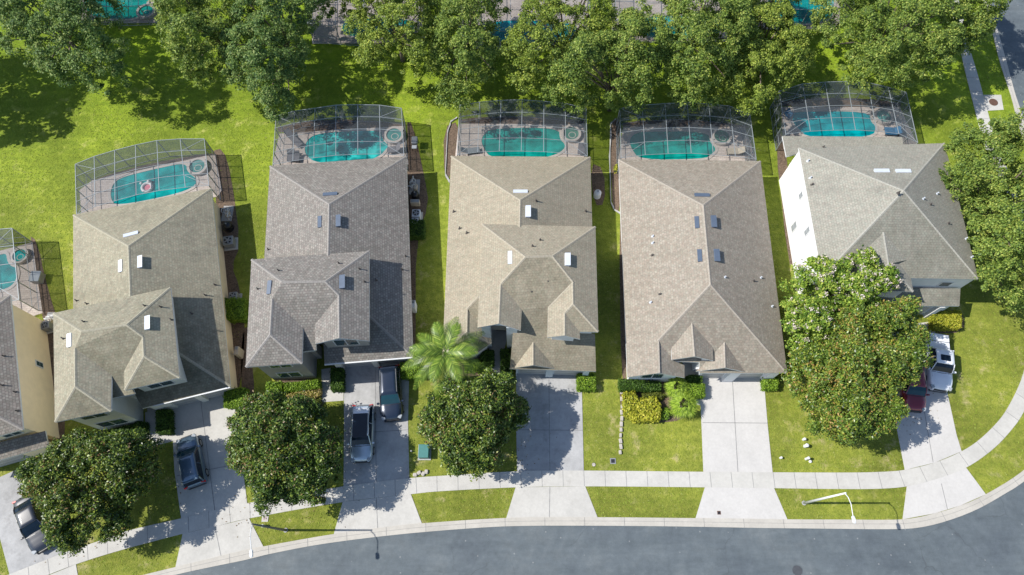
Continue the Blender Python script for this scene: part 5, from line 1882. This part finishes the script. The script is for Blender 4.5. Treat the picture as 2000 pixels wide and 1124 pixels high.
def car(label, front_px, rear_px, paint, L=4.7, Wd=1.9, kind='suv', roofmat=None, roofz=1.62, group='cars parked on the driveways', sun=None, rails=True, ws_mat=None):
    fp, rp = P(*front_px, 0.6), P(*rear_px, 0.6)
    c_ = (fp + rp) / 2
    ang = math.atan2(fp.y - rp.y, fp.x - rp.x)
    t = thing('parked_car' if kind != 'pickup' else 'pickup_truck', label, 'car' if kind != 'pickup' else 'pickup', (c_.x, c_.y, 0.03), group, ang)
    hl, hw = L / 2, Wd / 2
    # plan half-width and top height along the body (x forward)
    if kind == 'saloon':
        belt, hood, deck = 0.98, 0.86, 1.02
        xw0, xw1, xr1, xr0 = 0.19 * L, 0.04 * L, -0.24 * L, -0.40 * L
    elif kind == 'pickup':
        belt, hood, deck = 1.15, 1.12, 1.12
        xw0, xw1, xr1, xr0 = 0.20 * L, 0.09 * L, -0.15 * L, -0.19 * L
    else:
        belt, hood, deck = 1.06, 1.0, 1.06
        xw0, xw1, xr1, xr0 = 0.22 * L, 0.08 * L, -0.40 * L, -0.475 * L
    ns = 25
    xs = [-hl + L * i / (ns - 1) for i in range(ns)]
    wtab = [(-hl, hw * 0.80), (-hl + 0.12, hw * 0.92), (-hl + 0.5, hw * 0.985), (0, hw), (hl - 0.8, hw * 0.985), (hl - 0.3, hw * 0.90), (hl - 0.1, hw * 0.78), (hl, hw * 0.62)]
    ttab = [(-hl, deck - 0.18), (-hl + 0.15, deck - 0.03), (-hl + 0.5, deck), (xr0, deck), (xw0, belt - 0.02), (xw0 + 0.5, hood + 0.02), (hl - 0.4, hood - 0.08), (hl - 0.08, hood - 0.22), (hl, hood - 0.36)]
    rings = []
    for x in xs:
        w_ = interp(wtab, x); tp = interp(ttab, x)
        rg = [(x, -w_ * 0.94, 0.22), (x, -w_, 0.45), (x, -w_, 0.68), (x, -w_ * 0.965, tp - 0.12), (x, -w_ * 0.88, tp - 0.02), (x, -w_ * 0.45, tp + 0.025), (x, 0, tp + 0.035), (x, w_ * 0.45, tp + 0.025), (x, w_ * 0.88, tp - 0.02), (x, w_ * 0.965, tp - 0.12), (x, w_, 0.68), (x, w_, 0.45), (x, w_ * 0.94, 0.22)]
        rings.append(rg)
    v, f = loft(rings, 13)
    f.append(tuple(range(13))[::-1]); f.append(tuple((ns - 1) * 13 + k for k in range(13)))
    body = mesh('body', v, [q[::-1] for q in f], paint, t, smooth=True, local=True)
    # glass house
    def gh(x, z, wf):
        w_ = interp(wtab, x)
        return w_ * wf
    rz = roofz
    zb = belt - 0.03
    st = [(xr0, zb, 0.84), (xr0 + (xr1 - xr0) * 0.5, zb + (rz - zb) * 0.62, 0.80), (xr1, rz - 0.03, 0.74), ((xr1 + xw1) / 2, rz, 0.75), (xw1, rz - 0.05, 0.74), ((xw1 + xw0) / 2, zb + (rz - zb) * 0.55, 0.81), (xw0, zb, 0.86)]
    tv = []
    nst = len(st)
    for x, z, wf in st:
        tv += [(x, -hw * wf, z), (x, -hw * wf * 0.5, z + 0.03), (x, hw * wf * 0.5, z + 0.03), (x, hw * wf, z)]
    for x, z, wf in st:
        tv += [(x, -hw * 0.90, zb - 0.02), (x, hw * 0.90, zb - 0.02)]
    tf = []
    for i in range(nst - 1):
        for k in range(3):
            tf.append((i * 4 + k, (i + 1) * 4 + k, (i + 1) * 4 + k + 1, i * 4 + k + 1))
        o = 4 * nst
        tf.append((o + 2 * i, o + 2 * i + 2, (i + 1) * 4, i * 4))
        tf.append((i * 4 + 3, (i + 1) * 4 + 3, o + 2 * i + 3, o + 2 * i + 1))
    mesh('windows', tv, tf, CARGLASS, t, smooth=False, local=True)
    if ws_mat:
        i0 = nst - 3
        a4 = [Vector(tv[i0 * 4 + k]) for k in range(4)]; m4 = [Vector(tv[(i0 + 1) * 4 + k]) for k in range(4)]; b4 = [Vector(tv[(i0 + 2) * 4 + k]) for k in range(4)]
        up = Vector((0.012, 0, 0.012))
        mesh('windscreen', [p + up for p in a4 + m4 + b4], [(k, 4 + k, 5 + k, 1 + k) for k in range(3)] + [(4 + k, 8 + k, 9 + k, 5 + k) for k in range(3)], ws_mat, t, local=True)
    # roof skin with rounded corners
    pl2 = rrect((xw1 - xr1) / 2 + 0.05, hw * 0.755, 0.16, 3)
    cx2 = (xw1 + xr1) / 2
    m = MB()
    n = len(pl2)
    vv = [(cx2 + x, y, rz - 0.05) for x, y in pl2] + [(cx2 + x * 0.97, y * 0.95, rz + 0.02) for x, y in pl2] + [(cx2 + x * 0.6, y * 0.55, rz + 0.055) for x, y in pl2]
    ff = [(k, (k + 1) % n, n + (k + 1) % n, n + k) for k in range(n)] + [(n + k, n + (k + 1) % n, 2 * n + (k + 1) % n, 2 * n + k) for k in range(n)] + [tuple(range(2 * n, 3 * n))]
    m.add(vv, ff)
    m.build('roof', roofmat or paint, t, smooth=True, local=True)
    # pillars
    pm = MB()
    for sgn in (-1, 1):
        pm.tube([(xw1, sgn * hw * 0.735, rz - 0.03), ((xw1 + xw0) / 2, sgn * hw * 0.81, zb + (rz - zb) * 0.55), (xw0, sgn * hw * 0.86, zb)], 0.045, 5)
        pm.tube([(xr1, sgn * hw * 0.735, rz - 0.03), ((xr1 + xr0) / 2, sgn * hw * 0.80, zb + (rz - zb) * 0.62), (xr0, sgn * hw * 0.84, zb)], 0.06, 5)
        xm = (xw1 + xr1) / 2 + 0.1
        pm.tube([(xm, sgn * hw * 0.755, rz - 0.05), (xm, sgn * hw * 0.905, zb)], 0.035, 5)
    pm.build('pillars', paint if kind != 'pickup' else paint, t, local=True)
    if sun:
        m = MB().bevbox((cx2 + sun[0], 0, rz + 0.045), (sun[1], hw * sun[2], 0.03), 0.08)
        m.build('sunroof', CARGLASS, t, local=True)
    if rails and kind == 'suv':
        for sgn in (-1, 1):
            MB().tube([(xw1 - 0.15, sgn * hw * 0.68, rz + 0.02), (cx2, sgn * hw * 0.70, rz + 0.085), (xr1 + 0.1, sgn * hw * 0.68, rz + 0.02)], 0.02, 5).build('roof_rail', GREYM, t, local=True)
    # mirrors
    for sgn in (-1, 1):
        mm = MB().bevbox((xw0 - 0.12, sgn * (hw + 0.07), belt + 0.03), (0.16, 0.22, 0.15), 0.04)
        mm.build('mirror', paint, t, local=True)
    # wheels
    for sx in (-1, 1):
        for sgn in (-1, 1):
            wx = sx * L * 0.305
            wt = MB()
            seg = 20
            vv = []
            for yy in (hw - 0.20, hw + 0.012):
                for k in range(seg):
                    a = 2 * math.pi * k / seg
                    vv.append((wx + 0.35 * math.cos(a), sgn * yy, 0.33 + 0.35 * math.sin(a)))
            wt.add(vv, [(k, (k + 1) % seg, seg + (k + 1) % seg, seg + k) for k in range(seg)] + [tuple(range(seg)), tuple(range(seg, 2 * seg))])
            w_ = wt.build('wheel', RUBBER, t, local=True)
            rv = []
            for k in range(seg):
                a = 2 * math.pi * k / seg
                rv.append((wx + 0.23 * math.cos(a), sgn * (hw + 0.018), 0.33 + 0.23 * math.sin(a)))
            mesh('rim', rv, [tuple(range(seg))], GREYM, w_, local=True)
    # lamps and grille
    for sgn in (-1, 1):
        MB().bevbox((hl - 0.22, sgn * hw * 0.72, hood - 0.20), (0.34, 0.30, 0.13), 0.05, -sgn * 0.45).build('headlight', LAMPC, t, local=True)
        MB().bevbox((-hl + 0.10, sgn * hw * 0.76, deck - 0.16), (0.16, 0.34, 0.20), 0.05, sgn * 0.25).build('tail_light', RED_L, t, local=True)
    MB().bevbox((hl - 0.02, 0, hood - 0.42), (0.10, Wd * 0.52, 0.24), 0.04).build('grille', BLACK, t, local=True)
    MB().bevbox((hl - 0.04, 0, 0.34), (0.16, Wd * 0.72, 0.16), 0.06).build('bumper', BLACK, t, local=True)
    MB().bevbox((-hl + 0.03, 0, 0.42), (0.16, Wd * 0.78, 0.2), 0.06).build('bumper', BLACK, t, local=True)
    # shut lines of bonnet and doors
    sm = MB()
    def line3(pts, wdt=0.016):
        sm.tube(pts, wdt, 4)
    zt = lambda x, y: interp(ttab, x) - (0.02 if abs(y) > 0.7 * hw else -0.01)
    line3([(xw0 + 0.06, -hw * 0.82, zt(xw0 + 0.06, hw)), (xw0 + 0.12, 0, zt(xw0 + .12, 0) + 0.02), (xw0 + 0.06, hw * 0.82, zt(xw0 + 0.06, hw))], 0.03)
    for sgn in (-1, 1):
        line3([(xw0 + 0.06, sgn * hw * 0.82, zt(xw0, hw)), (xw0 + 0.5, sgn * hw * 0.80, zt(xw0 + 0.5, hw)), (hl - 0.25, sgn * hw * 0.62, zt(hl - 0.25, 0) + 0.0)], 0.012)
        line3([(xw0 + 0.7, sgn * hw * 0.35, zt(xw0 + 0.7, 0) + 0.005), (hl - 0.5, sgn * hw * 0.25, zt(hl - 0.5, 0) + 0.003)], 0.010)
    sm.build('shut_line', BLACK, t, local=True)
    if kind == 'pickup':
        bl = (xr0 - 0.08) - (-hl + 0.1)
        for k in range(2):
            x0 = -hl + 0.12 + bl * k / 2
            MB().bevbox((x0 + bl / 4, 0, deck + 0.05), (bl / 2 - 0.05, Wd * 0.84, 0.05), 0.05).build('bed_cover', paint, t, local=True)
        MB().box((-hl + 0.1 + bl / 2, 0, deck + 0.02), (bl, Wd * 0.88, 0.03)).build('bed_rim', BLACK, t, local=True)
    if kind == 'suv':
        MB().bevbox((xr1 - 0.05, 0, rz - 0.01), (0.22, hw * 1.35, 0.05), 0.06).build('spoiler', paint, t, local=True)
    return t


def paintm(name, col, metal=0.3, rough=0.3):
    return simple(name, col, rough, metal, var=0.03, spec=0.6, coat=1.0)


P_BLACK = paintm('black_car_paint', (0.010, 0.014, 0.026), 0.0, 0.45)
P_BLUEG = paintm('blue_grey_car_paint', (0.10, 0.16, 0.23), 0.5)
P_SILV = paintm('silver_car_paint', (0.42, 0.50, 0.58), 0.5)
P_NAVY = paintm('navy_car_paint', (0.012, 0.022, 0.045), 0.3)
P_RED = paintm('maroon_car_paint', (0.20, 0.008, 0.025), 0.3)
P_WHITE = paintm('white_car_paint', (0.74, 0.76, 0.80), 0.0)

car('black saloon half under the lower left magnolia', (86, 1072), (50, 972), P_BLACK, 4.8, 1.85, 'saloon', None, 1.45)
car('blue-grey hatchback facing the garage on the pale driveway', (366, 860), (383, 943), P_BLUEG, 4.3, 1.85, 'suv', None, 1.58, ws_mat=CARGLASS_T)
car('silver estate car with a black glass roof', (706, 896), (710, 799), P_SILV, 4.75, 1.92, 'suv', P_WHITE, 1.62, sun=(0.30, 2.0, 1.28))
car('dark navy car close to the garage of the taupe house', (766, 816), (761, 722), P_NAVY, 4.75, 1.95, 'suv', None, 1.66, ws_mat=CARGLASS_T)
car('maroon car nosing out from under the bronze-tipped magnolia', (1786, 802), (1774, 704), P_RED, 4.6, 1.9, 'suv', None, 1.6, ws_mat=CARGLASS_T)
car('white pickup with a covered bed and a sunroof', (1834, 763), (1826, 655), P_WHITE, 5.2, 2.02, 'pickup', None, 1.85, sun=(0.15, 0.55, 0.85))


# ------------------------------------------------------------------ street lamps
def lamp(label, base_px, top_px, head_px, pm_=None):
    b = P(*base_px)
    tp = P(*top_px, 7.5)
    tp = Vector((b.x, b.y, 7.5))
    hd = P(*head_px, 7.75)
    t = thing('street_lamp', label, 'street lamp', b, 'street lamps along the kerb')
    MB().tube([b, tp], 0.11, 10, 0.06).build('pole', pm_ or WHITE, t, smooth=True)
    MB().cyl((b.x, b.y, 0), 0.18, 0.06, 14).build('base', CONC_G, t)
    mid = tp.lerp(hd, 0.5) + Vector((0, 0, 0.25))
    MB().tube([tp - Vector((0, 0, 0.15)), tp.lerp(hd, 0.2) + Vector((0, 0, 0.15)), mid, hd], 0.036, 6, 0.028).build('arm', WHITE, t)
    d = (hd - tp); d.z = 0
    a = math.atan2(d.y, d.x)
    MB().bevbox((hd.x + math.cos(a) * 0.25, hd.y + math.sin(a) * 0.25, hd.z), (0.52, 0.22, 0.14), 0.1, a).build('lamp_head', WHITE, t)
    return t


lamp('white street lamp right of the white driveway apron', (1570, 983), (1652, 962), (1666, 1008))
lamp('white street lamp left of the grey driveway apron', (558, 1036), (493, 1025), (490.5, 1074), simple('shaded_pole', (0.14, 0.14, 0.13), 0.7))  # dark grey puts the pole's shaded side into its colour


# ------------------------------------------------------------------ garden machinery and small things
def ac_unit(label, px, rz=0.0, s=0.85, mat=None):
    b = P(*px)
    t = thing('air_conditioner', label, 'air conditioner', b, 'air conditioners beside the houses')
    MB().box((b.x, b.y, 0.05), (s * 1.35, s * 1.35, 0.1), rz).build('pad', CONC, t)
    MB().bevbox((b.x, b.y, 0.5), (s, s, 0.8), 0.08, rz).build('casing', mat or GREYM, t)
    MB().cyl((b.x, b.y, 0.895), s * 0.40, 0.02, 24).build('fan_well', BLACK, t)
    m = MB()
    for k in range(5):
        a = k * 2 * math.pi / 5
        m.box((b.x + math.cos(a) * s * 0.18, b.y + math.sin(a) * s * 0.18, 0.925), (s * 0.34, s * 0.14, 0.015), a)
    m.cyl((b.x, b.y, 0.915), s * 0.09, 0.03, 10)
    m.ring((b.x, b.y), s * 0.385, s * 0.42, 0.90, 0.935)
    m.build('fan', GREYM, t)
    return t


ac_unit('grey air conditioner on a square slab beside the tan house', (452, 478), 0.15, 0.95)
ac_unit('smaller air conditioner half behind a bright square shrub', (462, 585), 0.1, 0.75)
ac_unit('pale air conditioner beside the taupe house', (815, 425), 0.0, 0.8, VENTW)
ac_unit('air conditioner against the dark shrub of the taupe house', (813, 440), 0.0, 0.6, VENTW)
ac_unit('air conditioner at the back corner of the cut-off left house', (100, 642), 0.3, 0.7)


def pool_kit(label, px, tank=None, rz=0.0):
    b = P(*px)
    t = thing('pool_pump', label, 'pool pump', b, 'pool pumps beside the houses')
    MB().box((b.x, b.y, 0.04), (1.0, 1.7, 0.08), rz).build('pad', CONC_G, t)
    for i in range(6):
        m = MB()
        x0, y0 = b.x + random.uniform(-0.4, 0.3), b.y + random.uniform(-0.6, 0.7)
        x1_, y1 = x0 + random.choice((-1, 1)) * random.uniform(0.2, 0.45), y0 + random.uniform(-0.4, 0.4)
        z = random.uniform(0.3, 0.75)
        m.tube([(x0, y0, 0.05), (x0, y0, z), (x1_, y0, z), (x1_, y1, z), (x1_, y1, 0.1)], 0.045, 7)
        m.build('pipe', WHITE, t)
    MB().bevbox((b.x + 0.15, b.y - 0.2, 0.3), (0.35, 0.6, 0.4), 0.08, rz).build('motor', BEIGEP, t)
    return t


pool_kit('tangle of white pool pipes beside the tan house', (445, 418))
pool_kit('white pool pipes and pump beside the taupe house', (810, 366))
pool_kit('pool pipes behind the cut-off left house', (100, 628))


def tank(label, px, r, h, mat, group=None):
    b = P(*px)
    t = thing('filter_tank', label, 'filter tank', b, group)
    MB().cyl((b.x, b.y, 0.0), r, h * 0.7, 22).build('drum', mat, t, smooth=False)
    MB().dome((b.x, b.y, h * 0.7), r, h * 0.3, 22).build('lid', mat, t, smooth=True)
    MB().cyl((b.x, b.y, h * 0.97), 0.07, 0.12, 10).build('valve', GREYM, t)
    return t


tank('black round filter tank beside the tan house', (449, 447), 0.42, 1.0, BLACK, 'filter tanks')
tank('dark round filter tank beside the taupe house', (812, 386), 0.38, 0.95, BLACK, 'filter tanks')
tank('white filter tank in the gap right of the middle house', (1166, 384), 0.36, 0.95, WHITE, 'filter tanks')
b = P(812, 400)
t = thing('pool_heater', 'low beige box between tank and air conditioner of the taupe house', 'pool heater', b)
MB().bevbox((b.x, b.y, 0.35), (0.9, 0.42, 0.7), 0.05).build('casing', BEIGEP, t)
MB().box((b.x, b.y, 0.72), (0.8, 0.3, 0.03)).build('top_grille', GREYM, t)
# barbecue
b = P(812, 288)
t = thing('barbecue', 'grey barbecue with a white side shelf in the strip right of the taupe cage', 'barbecue', b)
for dx in (-0.25, 0.25):
    for dy in (-0.5, 0.5):
        MB().box((b.x + dx, b.y + dy, 0.4), (0.05, 0.05, 0.8)).build('leg', DARKM, t)
MB().bevbox((b.x, b.y + 0.15, 0.95), (0.6, 0.85, 0.35), 0.12).build('hood', GREYM, t)
MB().bevbox((b.x, b.y - 0.55, 0.85), (0.5, 0.4, 0.06), 0.05).build('side_shelf', WHITE, t)
# wall meter boxes
for lb_, px in (('beige meter box on the cream wall of the tan house', (473, 694)), ('white meter box on the right wall of the taupe house', (811, 605))):
    b = P(*px)
    t = thing('meter_box', lb_, 'meter box', b)
    MB().bevbox((b.x, b.y, 0.75), (0.35, 0.75, 1.3), 0.03).build('casing', WHITE if 'white' in lb_ else BEIGEP, t)
    MB().box((b.x - 0.02, b.y + 0.2, 1.42), (0.22, 0.25, 0.05)).build('cap', GREYM, t)
b = P(78, 546)
t = thing('storage_box', 'grey storage box outside the cage at the left edge', 'storage box', b)
MB().bevbox((b.x, b.y, 0.35), (0.9, 1.0, 0.7), 0.08).build('bin', GREYM, t)
MB().bevbox((b.x, b.y, 0.73), (0.96, 1.06, 0.08), 0.08).build('lid', ALU, t)

# loungers and chairs
def lounger(label, head_px, foot_px, mat=None, z=0.06, cat='sun lounger', wd=0.65):
    a, b_ = P(*head_px), P(*foot_px)
    c_ = (a + b_) / 2
    ang = math.atan2((b_ - a).y, (b_ - a).x)
    L = (b_ - a).length
    t = thing('sun_lounger', label, cat, (c_.x, c_.y, z), 'loungers by the pools', ang)
    MB().bevbox((L * 0.17, 0, 0.34), (L * 0.62, wd, 0.07), 0.06).build('seat', mat or WICKER, t, local=True)
    m = MB()
    x0, x1_ = -L * 0.14, -L * 0.48
    m.add([(x0, -wd / 2, 0.36), (x0, wd / 2, 0.36), (x1_, wd / 2, 0.75), (x1_, -wd / 2, 0.75), (x0, -wd / 2, 0.30), (x0, wd / 2, 0.30), (x1_, wd / 2, 0.69), (x1_, -wd / 2, 0.69)], [(0, 1, 2, 3)[::-1], (4, 5, 6, 7), (0, 3, 7, 4), (1, 5, 6, 2), (2, 6, 7, 3), (0, 4, 5, 1)])
    m.build('backrest', mat or WICKER, t, local=True)
    for sx in (-0.4, 0.42):
        for sy in (-0.4, 0.4):
            MB().box((L * sx, wd * sy, 0.16), (0.05, 0.05, 0.32)).build('leg', DARKM, t, local=True)
    return t


lounger('dark lounger lying aslant beside the rippled pool', (562, 262), (590, 290))
lounger('dark chair nearest the eave at the left end of the rippled pool', (572, 300), (570, 319), wd=0.8)
lounger('narrow dark chair right of the other chair by the rippled pool', (584, 303), (582, 320), wd=0.5)
lounger('dark chair below the spa of the rippled pool', (784, 294), (758, 298), wd=0.75)
lounger('pale lounger along the eave of the middle house', (900, 301), (938, 296), ALU, wd=0.6)
lounger('dark seat in the right corner of the middle cage', (1138, 288), (1136, 306), wd=0.95)
lounger('bench right of the stone-faced spa', (1452, 300), (1416, 300), BEIGEP, wd=0.7)
lounger('blue cushioned lounger below the spa of the corner house', (1755, 262), (1724, 260), CUSHION_B, wd=0.9)
lounger('blue shaded lounger at the left end of the corner pool', (1532, 224), (1544, 232), CUSHION_B, wd=0.9)
# pool float
b = P(288, 367, 0.1)
t = thing('pool_float', 'white and pink inflatable ring with a round head floating on the pool', 'pool float', (b.x, b.y, 0.08))
def torus(mb, c_, R_, r, seg=26, s2=10):
    v = []; f = []
    for i in range(seg):
        a = 2 * math.pi * i / seg
        for k in range(s2):
            q = 2 * math.pi * k / s2
            v.append((c_[0] + (R_ + r * math.cos(q)) * math.cos(a), c_[1] + (R_ + r * math.cos(q)) * math.sin(a), c_[2] + r * math.sin(q)))
    for i in range(seg):
        for k in range(s2):
            f.append((i * s2 + k, ((i + 1) % seg) * s2 + k, ((i + 1) % seg) * s2 + (k + 1) % s2, i * s2 + (k + 1) % s2))
    mb.add(v, f)
m = MB(); torus(m, (b.x, b.y, 0.16), 0.48, 0.15); m.build('ring', WHITE, t, smooth=True)
MB().cyl((b.x, b.y, 0.09), 0.36, 0.05, 20).build('base', PINK, t)
MB().dome((b.x + 0.1, b.y + 0.62, 0.12), 0.24, 0.35).build('head', WHITE, t, smooth=True)
MB().dome((b.x - 0.75, b.y + 0.5, 0.08), 0.15, 0.15).build('tail', WHITE, t, smooth=True)


# utility pedestals and covers
def pedestal(label, px, r, h, mat=WHITE, lying=False):
    b = P(*px); r *= 0.58
    t = thing('utility_pedestal', label, 'utility pedestal', b, 'utility pedestals on the front lawns')
    MB().cyl((b.x, b.y, 0), r, h, 14, r * 0.92).build('post', mat, t)
    MB().dome((b.x, b.y, h), r * 1.05, r * 0.4, 14, 4).build('cap', mat, t, smooth=True)
    return t


pedestal('upper white pedestal of the pair on the lawn under the bronze-tipped magnolia', (1569, 859), 0.2, 0.35)
pedestal('wider white pedestal just below another on the lawn right of the white driveway', (1572, 872), 0.26, 0.5)
pedestal('small white pedestal near the right edge of the white driveway', (1524, 895), 0.16, 0.3)
pedestal('taller white pedestal casting a shadow near the pavement', (1574, 897), 0.2, 0.6)
pedestal('low white cover right of the taller pedestal', (1582, 902), 0.2, 0.12)
pedestal('white pedestal beside the square slab on the kerb-side grass', (516, 1028), 0.2, 0.4)
pedestal('white pedestal left of the pruned palm bed, near the grey driveway', (822, 830), 0.17, 0.3)
pedestal('small green-grey pedestal between grey driveway and teal cabinet', (804, 882), 0.12, 0.25, GREYM)
b = P(829.5, 884)
t = thing('transformer_cabinet', 'flat teal-green transformer cabinet on the lawn left of a magnolia', 'transformer', b)
TEALP = simple('teal_paint', (0.05, 0.18, 0.17), 0.5)
MB().box((b.x, b.y, 0.04), (1.1, 1.3, 0.08)).build('slab', CONC_G, t)
MB().bevbox((b.x, b.y, 0.4), (0.85, 1.1, 0.7), 0.05).build('cabinet', TEALP, t)
MB().box((b.x, b.y - 0.05, 0.765), (0.78, 1.0, 0.02)).build('lid', TEALP, t)


def cover(name, label, cat, px, r, mat, rim=None, z=0.03, square=False):
    b = P(*px)
    t = thing(name, label, cat, (b.x, b.y, z))
    if square:
        MB().box((b.x, b.y, z + 0.01), (r * 2, r * 2, 0.03)).build('frame', rim or CONC, t)
        MB().box((b.x, b.y, z + 0.022), (r * 1.3, r * 1.3, 0.02)).build('grate', mat, t)
    else:
        MB().ring((b.x, b.y), r * 0.92, r, z - 0.01, z + 0.02).build('rim', rim or CONC, t)
        MB().cyl((b.x, b.y, z - 0.01), r * 0.9, 0.025, 24).build('lid', mat, t)
    return t


RUST = simple('rusty_iron', (0.13, 0.07, 0.05), 0.8, 0.3, var=0.3, scale=10)
cover('manhole_cover', 'round rusty manhole cover on the slab beside the side pavement', 'manhole', (1940, 200.5), 0.45, RUST, RUST, 0.03)
cover('manhole_cover', 'faint round manhole cover in the road at the bottom edge', 'manhole', (1557, 1115), 0.42, simple('iron_cover', (0.07, 0.075, 0.085), 0.7, 0.2), ASPH, 0.014)
cover('drain_grate', 'small square drain in the apron of the white driveway', 'drain', (1404, 1002), 0.14, DARKM, RUST, 0.03, True)
cover('drain_grate', 'square slab with a pinkish lid on the kerb-side grass', 'drain', (518, 1013), 0.26, PINK and simple('pinkish_lid', (0.42, 0.34, 0.34), 0.7), CONC, 0.02, True)
cover('valve_cover', 'small round valve cover on the grass right of the long grey driveway', 'valve cover', (1159.5, 908), 0.16, STONE, DARKM, 0.02)
cover('meter_cover', 'dark square meter lid on the lawn below the end of the stone edging', 'meter lid', (1197, 901), 0.24, DARKM, GREYM, 0.02, True)

# stone edging
ys = [766, 780, 795, 806, 818, 829, 840, 851, 862, 873, 884]
for i, y in enumerate(ys):
    b = P(1214.5 - i * 0.25 + random.uniform(-1, 1), y)
    m = MB().bevbox((b.x, b.y, 0.08), (random.uniform(0.16, 0.26), random.uniform(0.30, 0.44), 0.18), 0.05, random.uniform(-0.12, 0.12))
    o = m.build('edging_stone', STONE)
    tag(o, 'grey edging stone in the row along the left side of the single-storey garden', 'stone', 'edging stones left of the single-storey garden')
for i, (x, y) in enumerate(((811, 928), (819, 924), (827, 926), (833, 922))):
    b = P(x, y)
    o = MB().bevbox((b.x, b.y, 0.08), (0.36, 0.3, 0.2), 0.1, i * 0.5).build('rock', STONE)
    tag(o, 'pale rock in the short row at the pavement beside the teal cabinet', 'rock', 'pale rocks by the pavement')


# low garden edging kerbs round the mulch strips
def edging(label, pts, mat=MATS['weathered_concrete'], wd=0.08):
    pw = PS(pts)
    m = MB()
    for a, b_ in zip(pw, pw[1:]):
        d = (b_ - a); L = d.length
        c_ = (a + b_) / 2
        m.bevbox((c_.x, c_.y, 0.06), (L, wd, 0.16), 0.04, math.atan2(d.y, d.x))
    return tag(m.build('garden_edging', mat), label, 'garden edging')


edging('curved pale edging of the mulch strip left of the middle cage', [(893, 230), (880, 240), (874, 262), (872, 300), (870, 340), (878, 358)])
edging('long edging of the mulch strip between the middle and the single-storey house', [(1203, 232), (1192, 245), (1191, 330), (1193, 395), (1199, 410), (1212, 419)])
print('objects', len(bpy.data.objects))
